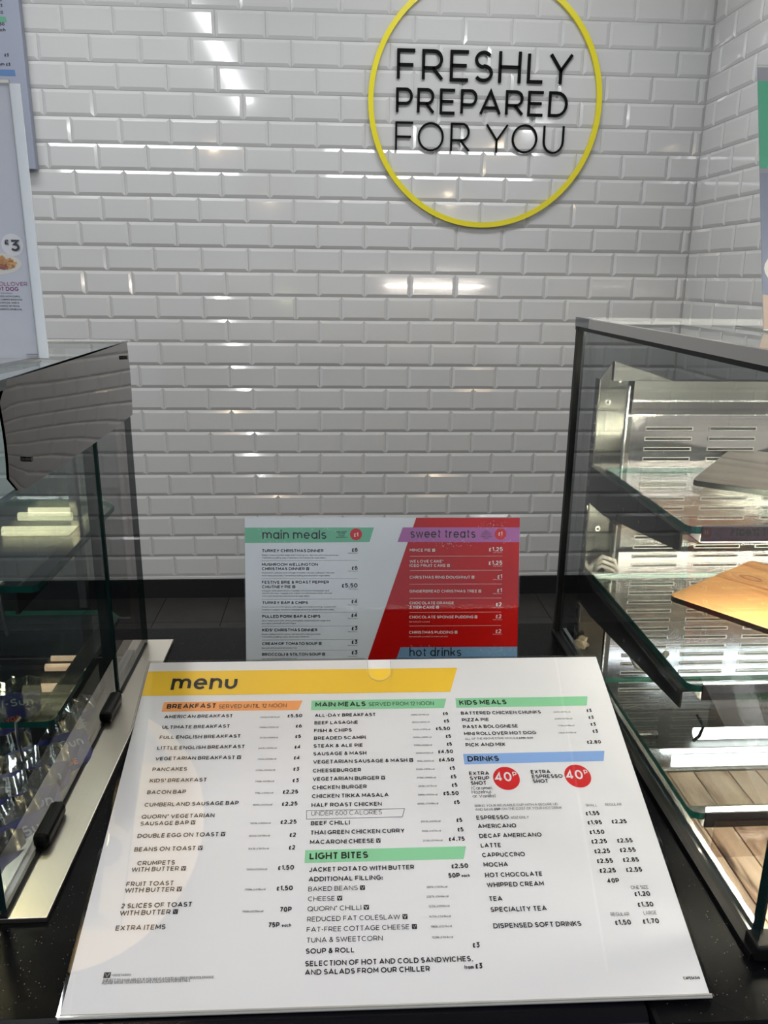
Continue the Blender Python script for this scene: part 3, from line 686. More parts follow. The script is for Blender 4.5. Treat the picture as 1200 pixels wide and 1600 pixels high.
# slots: a bright rolled rim round a dark opening
sm = MB(); w2, h2 = .0300, .0023
for a, b in (((-w2, -h2), (w2, -h2 + .0007)), ((-w2, h2 - .0007), (w2, h2)), ((-w2, -h2 + .0007), (-w2 + .001, h2 - .0007)), ((w2 - .001, -h2 + .0007), (w2, h2 - .0007))): sm.box((a[0], -.0015, a[1]), (b[0], 0, b[1]))
sm.face([(-w2, -.0003, -h2), (w2, -.0003, -h2), (w2, -.0003, h2), (-w2, -.0003, h2)], 1)
so = sm.build('slot', ['slot_rim', 'plate']); sme = so.data; bpy.data.objects.remove(so)
for i in range(9):
    for j in range(29):
        o = bpy.data.objects.new('slot', sme); COL.objects.link(o); o.parent = rc; o.location = (.409 + .0806 * i - RO[0], .952 - RO[1], 1.3235 - .0128 * j - RO[2])
# shelves: glass plate, brackets, front rail, light tube
for k, (z, yf, yb) in enumerate(((1.288, .664, .892), (1.1515, .625, .905), (1.0445, .589, .84))):
    x0, x1 = .3135, 1.17; m = MB()
    poly = [(x0, yb)] + [(x0, yf + .010)] + [(x0 + .010 - .010 * cos(R(a)), yf + .010 - .010 * sin(R(a))) for a in (25, 50, 75)] + [(x0 + .012, yf), (x1, yf), (x1, yb)]
    m.prism(poly, z - .0065, z, 0, 1); m.build('glass_shelf', ['glass_shelf', 'glass_edge'], rc, off=RO)
    T2_ = lambda y, zz, x: (x, y, zz)
    dpt = (.052, .048, .040)[k]
    m = MB(); m.prism([(yf + .004, z - .024), (yf + .004, z - .0085), (yb + .04, z - .0085), (yb + .04, z - dpt), (yb - .02, z - dpt)], .3085, .3105, T=T2_)
    m.box((.3085, yf + .004, z - .0085), (.318, yb + .04, z - .0068)); m.build('shelf_bracket', 'dark_steel', rc, off=RO)
    if k: Rb('bracket_edge', (.3075, yf + .01, z - .0115), (.3085, yb - .01, z - .0098), 'bright')
    for q, dy in enumerate((.16, .145, .10)):
        s = MB(); s.tube([(.3085, yf + dy, z - .026), (.3074, yf + dy, z - .026)], .0018, 8); s.build('screw', 'bright', rc, off=RO)
    Rb('front_rail', (x0 + .012, yf - .002, z - .014), (x1, yf + .0005, z + .0012), 'rail', bevel=.0008)
    Rb('rail_edge', (x0 + .012, yf + .0008, z - .016), (x1, yf + .030, z - .0148), 'bright')
    t_ = MB(); t_.tube([(x0 + .024, yf + .017, z - .0122), (x1, yf + .017, z - .0122)], .0045, 12); t_.build('light_tube', ('tube_upper', 'tube', 'tube_low')[k], rc, off=RO)
    if k: Rb('ticket_strip', (x0 + .020, yf - .0042, z - .044), (x1, yf - .0032, z - .006), 'ticket')
# well with wood deck, rear light trough
xs = .300; k = 0
widths = [.0285, .030, .0305, .0315, .042, .034, .047, .033, .05, .036, .045, .038, .05, .034, .044, .052, .036, .045, .04, .05, .04]
while xs < 1.15:
    wd = widths[k % len(widths)]; k += 1
    m = MB(); y0_ = .436; m.box((xs + .0008, y0_, .931), (min(xs + wd - .0008, 1.18), .800, .940)); m.build('deck_plank', 'deck', rc, off=RO, bevel=.0006); xs += wd
Rb('rear_ledge', (.300, .8005, .931), (1.18, .835, .942), 'panel'); Rb('rear_ledge', (.300, .835, .928), (1.18, .951, .933), 'dark_steel')
Rb('rear_ledge', (.300, .8025, .942), (1.18, .8040, .9445), 'bright')
t_ = MB(); t_.tube([(.402, .8165, .9455), (1.17, .8165, .9455)], .0052, 12); t_.build('light_tube', 'tube_cool', rc, off=RO); Rb('rear_ledge', (.300, .833, .942), (1.18, .835, .950), 'bright')  # glowing tube added to paint the bright band along the ledge
t_ = MB(); t_.tube([(0.455, .875, .9435), (1.17, .875, .9435)], .0075, 12); t_.build('light_tube', 'tube_cool', rc, off=RO)
t_ = MB(); t_.tube([(.31, .875, .944), (0.405, .875, .944)], .005, 12); t_.build('lamp_holder', 'panel', rc, off=RO)
t_ = MB(); t_.tube([(0.451, .868, .938), (0.454, .862, .948), (0.461, .868, .958), (0.457, .880, .968)], .0022, 8); t_.build('lamp_clip', 'black', rc, off=RO)
Rb('front_wall', (.300, .4445, .931), (1.18, .4465, 1.04), 'dark_steel'); Rb('right_end', (1.18, .444, .931), (1.19, .966, 1.44), 'panel')
t_ = MB(); t_.tube([(.41, .475, 1.425), (1.17, .475, 1.425)], .006, 12); t_.build('light_tube', 'tube_fill', rc, off=RO)  # unseen tube added to light the upper board and back panel
Rb('fill_tube_cover', (.33, .446, 1.434), (1.18, .50, 1.438), 'steel')
# cables
t_ = MB(); t_.tube([(.378, .915, 1.056), (.378, .913, 1.034), (.384, .910, 1.022), (.396, .905, 1.020), (.405, .900, 1.030), (.412, .89, 1.05)], .0042, 8); t_.build('cable', 'cable', rc, off=RO, smooth=True)
t_ = MB(); t_.tube([(.345, .928, 1.222), (.345, .928, 1.130)], .0026, 8); t_.build('conduit', 'bright', rc, off=RO)
s = MB(); s.tube([(.345, .931, 1.216), (.345, .921, 1.216)], .0075, 16); s.build('grommet', 'black', rc, off=RO)
t_ = MB(); t_.tube([(.350, .925, 1.216), (.365, .92, 1.219), (.385, .915, 1.216), (.395, .90, 1.205)], .0028, 8); t_.build('cable', 'cable', rc, off=RO, smooth=True)
for q in range(3):
    t_ = MB(); t_.tube([(.322, .925, 1.160 - .006 * q), (.330, .922, 1.168 - .006 * q), (.345, .92, 1.163 - .007 * q), (.350, .92, 1.150 - .006 * q), (.335, .925, 1.148 - .004 * q)], .0026, 8); t_.build('cable', 'white_cable', rc, off=RO, smooth=True)
bm = bmesh.new(); bmesh.ops.create_icosphere(bm, subdivisions=3, radius=.008)
for v in bm.verts: v.co = v.co * (1 + .35 * sin(v.co.x * 700) * cos(v.co.z * 500 + v.co.y * 600)) + Vector((.3135 - RO[0], .925 - RO[1], 1.050 - RO[2]))
me = bpy.data.meshes.new('sealant_blob'); bm.to_mesh(me); bm.free(); me.materials.append(M['dust']); o = bpy.data.objects.new('sealant_blob', me); COL.objects.link(o); o.parent = rc

# wooden boards on the shelves
def board(name, label, ax, ay, z, ang, lu, lv, th, mat, edge):
    t = bpy.data.objects.new(name, None)
    m = MB(); r = .008; poly = []
    for cx, cy, a0 in ((lv - r, lu - r, 0), (r, lu - r, 90), (r, r, 180), (lv - r, r, 270)):
        for s in range(5): a = R(a0 + 22.5 * s); poly.append((cx + r * cos(a), cy + r * sin(a)))
    m.prism(poly, 0, th, 0, 1); o = m.build(name, [mat, edge]); o.location = (ax, ay, z); o.rotation_euler = (0, 0, R(ang))
    tag(o, label, 'board', 'wooden serving boards'); return o
board('serving_board', 'grey weathered wood serving board on the top glass shelf', .3775, .806, 1.2892, -37, .205, .28, .006, 'board_grey', 'dark_steel')
board('serving_board', 'warm orange oak serving board with a dark knot on the middle shelf', .372, .817, 1.1527, -54, .190, .235, .006, 'board_warm', 'dark_steel')

# ================================================================ PRINTED CARDS
def frame(tl, ex, down):
    ex = Vector(ex).normalized(); d = Vector(down); d = (d - ex * d.dot(ex)).normalized(); n = d.cross(ex)   # n faces the reader
    return Matrix(((ex.x, -d.x, n.x, tl[0]), (ex.y, -d.y, n.y, tl[1]), (ex.z, -d.z, n.z, tl[2]), (0, 0, 0, 1)))
mm = .001
TP = lambda x, y, z: (x * mm, y * mm, z * mm)        # page millimetres, y up (0 at the top edge, negative below)
def parse(s):
    for l in s.split('\n'):
        a = l.split('|', 5); yield float(a[0]), float(a[1]), float(a[2]), float(a[3]), float(a[4]), a[5]
def printed(tbl, parent, mats, z, name='printed_text', clip=None):
    mb = MB()
    for x, y, wd, h, wt, t in parse(tbl): write(mb, t, x, -y, wd, h, wt, TP, z)
    return mb.build(name, mats, parent)
def sheet(name, parent, w_, h_, z0, z1, mat, edge=None, bevel=0):
    m = MB(); m.box((0, -h_ * mm, z0 * mm), (w_ * mm, 0, z1 * mm), mis=[0, 0, 1, 1, 1, 1] if edge else None); return m.build(name, [mat, edge] if edge else mat, parent)
def poly_print(name, parent, mats, items):
    m = MB()
    for pts, mi, z in items: m.face([TP(x, -y, z) for x, y in reversed(pts)], mi)
    return m.build(name, mats, parent)
def disc(cx, cy, rx, ry=None, n=36): ry = ry or rx; return [(cx + rx * cos(2 * pi * k / n), cy + ry * sin(2 * pi * k / n)) for k in range(n)]

MENU_DARK="""24.0|33.0|59.0|17.5|0.17|menu
24.3|54.3|43.1|5.2|0.21|BREAKFAST
69.6|54.8|59.6|4.3|0.11|SERVED UNTIL 12 NOON
24.1|64.8|59.0|3.5|0.2|AMERICAN BREAKFAST
24.2|75.9|57.6|3.5|0.2|ULTIMATE BREAKFAST
24.0|86.4|68.1|3.5|0.2|FULL ENGLISH BREAKFAST
24.0|97.2|72.7|3.5|0.2|LITTLE ENGLISH BREAKFAST
24.3|107.8|70.2|3.5|0.2|VEGETARIAN BREAKFAST ~
23.9|118.1|28.0|3.5|0.2|PANCAKES
23.8|128.6|45.5|3.5|0.2|KIDS' BREAKFAST
23.8|139.3|30.5|3.5|0.2|BACON BAP
130.4|65.9|13.0|3.6|0.22|£5.50
138.1|77.0|5.4|3.6|0.22|£6
138.2|87.9|5.1|3.6|0.22|£5
138.1|98.6|5.3|3.6|0.22|£4
138.0|109.4|5.3|3.6|0.22|£4
138.2|120.2|5.0|3.6|0.22|£3
138.1|131.0|5.2|3.6|0.22|£3
130.8|141.4|12.5|3.6|0.22|£2.25
107.1|66.0|16.5|1.5|0.12|5304kJ/1267kcal
107.2|76.8|16.2|1.5|0.12|4986kJ/1190kcal
108.2|87.6|15.5|1.5|0.12|3572kJ/855kcal
108.0|98.3|15.4|1.5|0.12|2491kJ/595kcal
108.5|109.1|15.2|1.5|0.12|2192kJ/526kcal
107.7|119.8|15.8|1.5|0.12|2235kJ/534kcal
108.2|130.3|15.2|1.5|0.12|1788kJ/428kcal
109.1|141.0|14.4|1.5|0.12|1118kJ/266kcal
23.9|150.3|73.1|3.5|0.2|CUMBERLAND SAUSAGE BAP
23.7|160.7|55.9|3.5|0.2|QUORN* VEGETARIAN
23.9|166.5|41.6|3.5|0.2|SAUSAGE BAP ~
23.8|176.7|65.8|3.5|0.2|DOUBLE EGG ON TOAST ~
23.7|187.6|50.3|3.5|0.2|BEANS ON TOAST ~
28.1|198.5|27.4|3.5|0.2|CRUMPETS
24.9|203.3|39.2|3.5|0.2|WITH BUTTER ~
23.5|214.2|33.8|3.5|0.2|FRUIT TOAST
23.4|218.8|40.2|3.5|0.2|WITH BUTTER ~
23.4|230.0|49.3|3.5|0.2|2 SLICES OF TOAST
23.4|235.0|40.2|3.5|0.2|WITH BUTTER ~
22.9|245.3|34.0|3.5|0.2|EXTRA ITEMS
130.8|152.1|12.5|3.6|0.22|£2.25
130.7|167.8|12.6|3.6|0.22|£2.25
138.2|178.7|5.2|3.6|0.22|£2
138.2|189.0|5.1|3.6|0.22|£2
131.2|204.7|11.9|3.6|0.22|£1.50
131.2|220.2|11.8|3.6|0.22|£1.50
134.6|235.6|8.4|3.6|0.22|70P
127.3|246.2|7.9|3.6|0.22|75P
136.7|246.0|6.5|2.2|0.2|each
108.2|151.5|15.2|1.5|0.12|1899kJ/454kcal
107.7|167.4|15.7|1.5|0.12|1509kJ/360kcal
107.6|177.9|15.8|1.5|0.12|2834kJ/679kcal
108.1|188.3|15.4|1.5|0.12|1543kJ/367kcal
108.3|204.4|15.1|1.5|0.12|1261kJ/300kcal
108.6|219.6|14.9|1.5|0.12|1758kJ/418kcal
108.4|235.3|14.7|1.5|0.12|1156kJ/276kcal
22.0|275.8|4.4|3.6|0.2|~
27.3|274.9|12.4|1.5|0.12|=VEGETARIAN
22.2|278.1|72.5|1.7|0.13|SUBJECT TO AVAILABILITY. IF YOU HAVE A FOOD ALLERGY OR INTOLERANCE,
22.0|279.7|57.3|1.7|0.13|PLEASE SPEAK TO AN ASDA CAFE COLLEAGUE FOR DETAILS.
154.5|54.9|44.6|5.2|0.21|MAIN MEALS
201.8|55.0|58.1|4.3|0.11|SERVED FROM 12 NOON
154.3|66.0|53.3|3.5|0.2|ALL-DAY BREAKFAST
154.3|74.0|37.8|3.5|0.2|BEEF LASAGNE
154.2|82.2|32.3|3.5|0.2|FISH & CHIPS
154.3|90.1|44.1|3.5|0.2|BREADED SCAMPI
154.2|98.0|41.7|3.5|0.2|STEAK & ALE PIE
154.2|105.9|44.4|3.5|0.2|SAUSAGE & MASH
154.3|113.8|82.9|3.5|0.2|VEGETARIAN SAUSAGE & MASH ~
154.3|122.2|39.6|3.5|0.2|CHEESEBURGER
154.3|130.1|58.9|3.5|0.2|VEGETARIAN BURGER ~
154.4|138.0|43.8|3.5|0.2|CHICKEN BURGER
154.3|145.9|61.2|3.5|0.2|CHICKEN TIKKA MASALA
154.3|153.8|55.3|3.5|0.2|HALF ROAST CHICKEN
154.3|169.4|30.0|3.5|0.2|BEEF CHILLI
154.3|161.3|55.2|4.0|0.08|UNDER 600 CALORIES
266.6|66.2|4.8|3.6|0.22|£6
266.8|74.3|4.8|3.6|0.22|£5
258.9|82.3|12.6|3.6|0.22|£5.50
266.7|90.5|4.8|3.6|0.22|£5
266.8|98.5|4.6|3.6|0.22|£5
258.7|106.0|12.8|3.6|0.22|£4.50
258.6|114.1|12.8|3.6|0.22|£4.50
266.7|122.3|4.7|3.6|0.22|£5
266.8|130.4|4.7|3.6|0.22|£5
266.7|138.3|4.8|3.6|0.22|£5
259.1|145.8|12.6|3.6|0.22|£5.50
266.8|153.9|4.8|3.6|0.22|£5
267.0|169.5|4.7|3.6|0.22|£5
238.4|66.0|15.9|1.5|0.12|4085kJ/976kcal
238.9|74.1|15.3|1.5|0.12|2857kJ/682kcal
239.2|81.9|15.0|1.5|0.12|5402kJ/1291kcal
238.7|90.0|15.8|1.5|0.12|2880kJ/682kcal
238.8|98.1|15.5|1.5|0.12|3383kJ/808kcal
239.9|106.0|14.5|1.5|0.12|2209kJ/528kcal
240.4|114.0|13.9|1.5|0.12|1955kJ/467kcal
238.8|121.9|15.5|1.5|0.12|3568kJ/853kcal
239.1|129.9|15.4|1.5|0.12|2768kJ/660kcal
239.7|137.7|14.8|1.5|0.12|2818kJ/671kcal
238.6|145.7|15.8|1.5|0.12|3969kJ/940kcal
237.7|153.6|16.6|1.5|0.12|4598kJ/1098kcal
239.3|169.1|15.3|1.5|0.12|2063kJ/491kcal
154.2|177.3|72.1|3.5|0.2|THAI GREEN CHICKEN CURRY
154.1|185.1|53.4|3.5|0.2|MACARONI CHEESE ~
154.1|206.8|77.5|3.5|0.2|JACKET POTATO WITH BUTTER
154.1|214.1|53.9|3.5|0.2|ADDITIONAL FILLING:
153.9|264.4|33.1|3.5|0.2|SOUP & ROLL
153.8|272.4|113.0|3.5|0.2|SELECTION OF HOT AND COLD SANDWICHES,
153.9|277.9|83.2|3.5|0.2|AND SALADS FROM OUR CHILLER
154.2|197.1|43.6|5.2|0.21|LIGHT BITES
154.1|221.3|40.8|3.4|0.13|BAKED BEANS ~
154.2|228.5|24.3|3.4|0.13|CHEESE ~
154.1|235.6|43.3|3.4|0.13|QUORN* CHILLI ~
154.1|242.9|70.2|3.4|0.13|REDUCED FAT COLESLAW ~
154.1|250.0|76.3|3.4|0.13|FAT-FREE COTTAGE CHEESE ~
154.2|257.1|52.2|3.4|0.13|TUNA & SWEETCORN
266.9|177.5|4.8|3.6|0.22|£5
259.3|185.3|12.4|3.6|0.22|£4.75
259.0|206.8|12.7|3.6|0.22|£2.50
256.2|214.0|8.5|3.6|0.22|50P
267.5|263.6|5.0|3.6|0.22|£3
267.6|277.2|4.9|3.6|0.22|£3
265.8|213.7|6.2|2.2|0.2|each
260.2|277.3|6.4|2.6|0.2|from
239.4|177.2|14.8|1.5|0.12|1925kJ/457kcal
239.8|185.1|14.8|1.5|0.12|2416kJ/574kcal
239.4|221.3|15.1|1.5|0.12|1287kJ/303kcal
238.9|228.3|15.7|1.5|0.12|2287kJ/546kcal
239.8|235.3|14.9|1.5|0.12|1231kJ/290kcal
239.4|242.5|15.3|1.5|0.12|1470kJ/349kcal
240.1|249.5|14.7|1.5|0.12|1180kJ/227kcal
240.2|256.8|14.6|1.5|0.12|1528kJ/361kcal
282.7|55.3|42.5|5.2|0.21|KIDS MEALS
282.8|114.6|26.3|5.2|0.21|DRINKS
282.8|66.2|71.2|3.5|0.2|BATTERED CHICKEN CHUNKS
282.8|73.5|23.8|3.5|0.2|PIZZA PIE
282.9|80.9|48.2|3.5|0.2|PASTA BOLOGNESE
282.9|88.2|62.7|3.5|0.2|MINI ROLLOVER HOT DOG
282.9|99.7|33.9|3.5|0.2|PICK AND MIX
282.3|127.8|16.6|3.5|0.2|EXTRA
282.4|132.4|16.0|3.5|0.2|SYRUP
282.5|136.9|12.9|3.5|0.2|SHOT
333.5|127.5|16.3|3.5|0.2|EXTRA
333.6|131.9|25.4|3.5|0.2|ESPRESSO
333.5|136.3|12.7|3.5|0.2|SHOT
283.0|167.9|25.4|3.5|0.2|ESPRESSO
395.0|65.5|4.7|3.6|0.22|£3
394.9|73.1|4.8|3.6|0.22|£3
394.9|80.5|4.8|3.6|0.22|£3
394.8|87.9|4.9|3.6|0.22|£3
387.1|99.1|12.4|3.6|0.22|£2.80
369.6|166.3|11.2|3.6|0.22|£1.55
365.2|65.7|15.1|1.5|0.12|2257kJ/537kcal
364.7|73.0|15.6|1.5|0.12|2408kJ/576kcal
365.9|80.5|14.5|1.5|0.12|1738kJ/419kcal
364.8|88.1|15.5|1.5|0.12|2380kJ/570kcal
283.1|92.8|43.4|2.0|0.11|ALL OF THE ABOVE COME WITH A
327.4|92.9|14.3|2.0|0.2|CAPRI-SUN
282.2|141.2|17.5|2.9|0.11|(Caramel,
282.3|144.8|15.9|2.9|0.11|Hazelnut
282.5|148.5|18.5|2.9|0.11|or Vanilla)
283.1|156.8|66.5|2.1|0.11|BRING YOUR REUSABLE CUP WITH A SECURE LID
283.1|160.1|14.1|2.1|0.11|AND SAVE
298.0|160.1|5.0|2.1|0.22|25P
304.2|160.0|47.9|2.1|0.11|ON THE COST OF YOUR HOT DRINK
310.2|167.8|14.0|2.3|0.11|4OZ ONLY
371.6|158.5|9.1|2.3|0.1|SMALL
387.3|158.4|13.1|2.3|0.1|REGULAR
283.1|175.2|30.0|3.5|0.2|AMERICANO
283.2|183.3|48.1|3.5|0.2|DECAF AMERICANO
283.2|191.1|15.6|3.5|0.2|LATTE
283.2|198.8|32.4|3.5|0.2|CAPPUCCINO
283.2|206.4|18.3|3.5|0.2|MOCHA
283.2|214.4|42.5|3.5|0.2|HOT CHOCOLATE
283.3|221.8|42.1|3.5|0.2|WHIPPED CREAM
283.5|232.0|9.8|3.5|0.2|TEA
283.5|239.8|40.3|3.5|0.2|SPECIALITY TEA
283.8|251.2|62.1|3.5|0.2|DISPENSED SOFT DRINKS
369.1|174.2|11.6|3.6|0.22|£1.95
388.3|173.8|12.1|3.6|0.22|£2.25
368.7|182.3|11.8|3.6|0.22|£1.50
368.2|190.0|12.3|3.6|0.22|£2.25
388.2|189.8|12.2|3.6|0.22|£2.55
368.5|197.9|12.2|3.6|0.22|£2.25
388.1|197.5|12.4|3.6|0.22|£2.55
368.4|205.7|12.4|3.6|0.22|£2.55
388.3|205.3|12.3|3.6|0.22|£2.85
368.6|213.2|12.3|3.6|0.22|£2.25
388.4|213.1|12.3|3.6|0.22|£2.55
372.4|221.1|8.9|3.6|0.22|40P
389.4|231.4|11.7|3.6|0.22|£1.20
389.5|239.1|11.6|3.6|0.22|£1.30
369.7|251.3|11.6|3.6|0.22|£1.50
389.6|251.0|11.8|3.6|0.22|£1.70
388.4|226.1|12.9|2.6|0.1|ONE SIZE
368.4|245.1|13.3|2.6|0.1|REGULAR
392.1|244.7|9.4|2.6|0.1|LARGE
405.8|288.2|11.2|1.9|0.2|CAFE54346"""
MENU_WHITE="""303.0|134.2|13.8|8.8|0.17|40
318.0|130.0|3.3|4.6|0.18|P
361.9|133.6|14.0|8.8|0.17|40
377.4|129.4|3.1|4.6|0.18|P"""
A4_DARK="""18.8|23.1|68.6|9.6|0.135|main meals
98.2|16.2|11.1|1.5|0.18|ADD SOUP
99.8|18.1|8.0|1.5|0.18|TO ANY
100.4|20.2|6.6|1.5|0.18|COLD
97.7|22.2|12.2|1.5|0.18|SANDWICH
18.1|37.5|66.2|3.15|0.2|TURKEY CHRISTMAS DINNER
17.9|52.5|60.3|3.15|0.2|MUSHROOM WELLINGTON
17.9|57.2|50.8|3.15|0.2|CHRISTMAS DINNER ~
17.8|71.9|72.3|3.15|0.2|FESTIVE BRIE & ROAST PEPPER
17.9|76.9|35.8|3.15|0.2|CHUTNEY PIE ~
17.9|94.3|49.5|3.15|0.2|TURKEY BAP & CHIPS
17.7|109.5|63.1|3.15|0.2|PULLED PORK BAP & CHIPS
17.6|124.5|59.9|3.15|0.2|KIDS' CHRISTMAS DINNER
17.5|139.6|64.4|3.15|0.2|CREAM OF TOMATO SOUP ~
17.3|151.5|68.4|3.15|0.2|BROCCOLI & STILTON SOUP ~
114.7|37.1|6.5|4.6|0.2|£6
114.6|57.0|6.5|4.6|0.2|£6
103.9|76.2|17.2|4.6|0.2|£5.50
114.3|93.7|6.8|4.6|0.2|£4
114.3|108.9|6.8|4.6|0.2|£4
114.5|123.5|6.6|4.6|0.2|£3
114.5|138.6|6.6|4.6|0.2|£3
114.5|150.4|6.6|4.6|0.2|£3
110.6|39.1|10.6|0.9|0.14|1208kJ/289kcal
110.6|58.8|10.7|0.9|0.14|1208kJ/289kcal
110.6|78.4|10.7|0.9|0.14|1208kJ/289kcal
110.5|95.8|10.7|0.9|0.14|1208kJ/289kcal
110.5|110.8|10.7|0.9|0.14|1208kJ/289kcal
110.5|125.5|10.7|0.9|0.14|1208kJ/289kcal
110.4|140.8|10.7|0.9|0.14|1208kJ/289kcal
110.4|152.9|10.8|0.9|0.14|1208kJ/289kcal
18.2|41.5|82.9|1.5|0.12|Roast turkey in a rich sage and thyme gravy. Served with roast potatoes,
18.2|44.4|68.8|1.5|0.12|Yorkshire pudding, pigs in blankets and seasonal vegetables.
18.0|60.8|77.7|1.5|0.12|Mushroom, spinach and vintage Cheddar cheese wellington. Served
17.9|63.8|73.6|1.5|0.12|with roast potatoes, Yorkshire pudding and seasonal vegetables.
17.7|80.4|72.4|1.5|0.12|Indulgent Brie and mature Cheddar with a rich red pepper and
17.7|83.2|75.5|1.5|0.12|tomato chutney, topped with ciabatta style breadcrumbs. Served
17.7|86.2|51.8|1.5|0.12|with roast potatoes and seasonal vegetables.
17.5|98.2|80.4|1.5|0.12|Roast turkey in a rich gravy with sage and onion stuffing, topped with
17.5|101.2|78.3|1.5|0.12|cranberry sauce, served in a bread roll and accompanied with chips.
17.4|113.3|74.1|1.5|0.12|Slow-roast pork with onions and apple, seasoned with sage and
17.3|116.3|37.2|1.5|0.12|served in a bread roll with chips.
17.2|128.3|64.2|1.5|0.12|Roast turkey in a rich gravy, served with roast potatoes,
17.2|131.2|51.9|1.5|0.12|Yorkshire pudding, peas and a pig in blanket.
17.0|143.6|38.6|1.5|0.12|Served with bread roll and butter.
16.9|155.5|38.7|1.5|0.12|Served with bread roll and butter.
178.1|21.9|70.9|9.6|0.135|sweet treats
258.2|15.4|4.8|1.4|0.18|HOT
256.0|17.2|9.3|1.4|0.18|PUDDING
255.1|19.2|11.2|1.4|0.18|WITH ANY
254.3|21.2|12.8|1.4|0.18|CHRISTMAS
257.8|23.1|5.8|1.4|0.18|MAIN
178.1|152.8|57.1|9.6|0.135|hot drinks"""
A4_WHITE="""177.6|36.9|27.5|3.15|0.2|MINCE PIE ~
177.5|49.1|36.6|3.15|0.2|WE LOVE CAKE*
177.6|53.7|43.8|3.15|0.2|ICED FRUIT CAKE ~
177.6|66.6|70.7|3.15|0.2|CHRISTMAS RING DOUGHNUT ~
177.6|82.0|78.5|3.15|0.2|GINGERBREAD CHRISTMAS TREE ~
177.7|95.0|48.7|3.15|0.2|CHOCOLATE ORANGE
177.7|99.8|32.3|3.15|0.2|3 TIER CAKE ~
177.6|110.6|74.6|3.15|0.2|CHOCOLATE SPONGE PUDDING ~
177.6|127.6|52.9|3.15|0.2|CHRISTMAS PUDDING ~
263.6|36.6|15.4|4.6|0.2|£1.25
263.5|51.5|15.3|4.6|0.2|£1.25
273.5|66.6|5.2|4.6|0.2|£1
273.3|81.9|5.5|4.6|0.2|£1
272.2|97.4|6.6|4.6|0.2|£2
272.3|110.7|6.6|4.6|0.2|£2
272.4|127.2|6.5|4.6|0.2|£2
268.2|38.5|10.0|0.9|0.14|1208kJ/289kcal
268.5|53.3|10.0|0.9|0.14|1208kJ/289kcal
268.7|68.1|10.0|0.9|0.14|1208kJ/289kcal
268.9|83.7|10.0|0.9|0.14|1208kJ/289kcal
269.2|99.3|10.1|0.9|0.14|1208kJ/289kcal
269.4|112.6|10.1|0.9|0.14|1208kJ/289kcal
269.6|128.8|10.1|0.9|0.14|1208kJ/289kcal
177.6|115.0|22.7|1.5|0.12|Served with custard.
177.6|131.5|42.6|1.5|0.12|Served with custard. Contains alcohol.
273.7|19.7|4.5|4.6|0.2|£1
117.0|20.8|4.8|4.6|0.2|£1"""

# ---- large sloping menu
mf = frame((-.1740, .6850, 1.1525), (.42, -.005, .001), (-.0015, -.278, -.104))
mh = empty('menu_holder', mat=mf); tag(mh, 'large clear acrylic stand holding the yellow-headed white cafe menu, sloping on the granite', 'menu')
card = sheet('menu_card', mh, 420, 297, -.6, 0, 'paper')
b = poly_print('colour_band', card, ['p_yellow', 'p_orange', 'p_green', 'p_blue', 'p_red'], [
    ([(0, 10.8), (285.7, 11.4), (276, 40), (0, 39.4)], 0, .12),
    ([(20.9, 46.9), (143, 47.3), (139.6, 57.8), (20.6, 57.3)], 1, .12),
    ([(150.9, 47.5), (271.5, 47.7), (268.5, 58.2), (150.8, 58.1)], 2, .12),
    ([(150.8, 189.7), (272, 189.6), (268.9, 199.6), (150.6, 199.7)], 2, .12),
    ([(279.8, 47.6), (400.1, 47.7), (397, 58.1), (279.5, 58.2)], 2, .12),
    ([(279.7, 107), (400.2, 106.4), (396.8, 116.4), (279.6, 117.2)], 3, .12),
    (disc(312.4, 131.2, 10.9), 4, .12), (disc(371.6, 130.4, 10.9), 4, .12)])
fr = MB(); pts = [(150.5, -156.7), (227.4, -156.8), (225.3, -163.9), (150.8, -164.1), (150.5, -156.7)]
Lf, Rf, _ = ribbon(pts, .35)
for k in range(4): j = (k + 1) % len(Lf); fr.face([TP(*Rf[k], .14), TP(*Rf[j], .14), TP(*Lf[j], .14), TP(*Lf[k], .14)])
fr.build('box_outline', 'ink', card)
printed(MENU_DARK, card, ['ink', 'paper'], .28)
printed(MENU_WHITE, card, ['paper', 'ink'], .30, 'white_figures')
# acrylic: front sheet with a thumb notch, back sheet, prop and foot
fs = MB(); nx, r_n, d_n = 212.5, 10.6, 17
notch = [(nx - r_n - 4, 0), (nx - r_n - 1.2, -1.2), (nx - r_n, -4)] + [(nx + r_n * cos(R(a)), -d_n + r_n * sin(R(a))) for a in range(180, 361, 15)] + [(nx + r_n, -4), (nx + r_n + 1.2, -1.2), (nx + r_n + 4, 0)]
polyf = [(-1.5, 0)] + notch + [(421.5, 0), (421.5, -299), (-1.5, -299)]
fs.prism(list(reversed(polyf)), 1.2, 2.6, 0, 1, T=TP); fs.build('front_sheet', ['acrylic', 'acrylic_edge'], mh)
bk = MB(); bk.box(TP(-1.5, -299, -3.0), TP(421.5, 2.0, -1.2), mis=[0, 0, 1, 1, 1, 1]); bk.build('back_sheet', ['acrylic', 'acrylic_edge'], mh)
e = MB(); e.tube([TP(-1.2, -298.2, -.6), TP(421.2, -298.2, -.6)], .0015, 10); e.build('bottom_fold', 'acrylic_lip', mh)
Lf, Rf, _ = ribbon([(x, y) for x, y in notch[2:-2]], .45); e = MB()
for k in range(len(Lf) - 1): e.face([TP(*Rf[k], 2.66), TP(*Rf[k + 1], 2.66), TP(*Lf[k + 1], 2.66), TP(*Lf[k], 2.66)])
e.build('notch_edge', 'acrylic_lip', mh)
inv = mf.inverted()
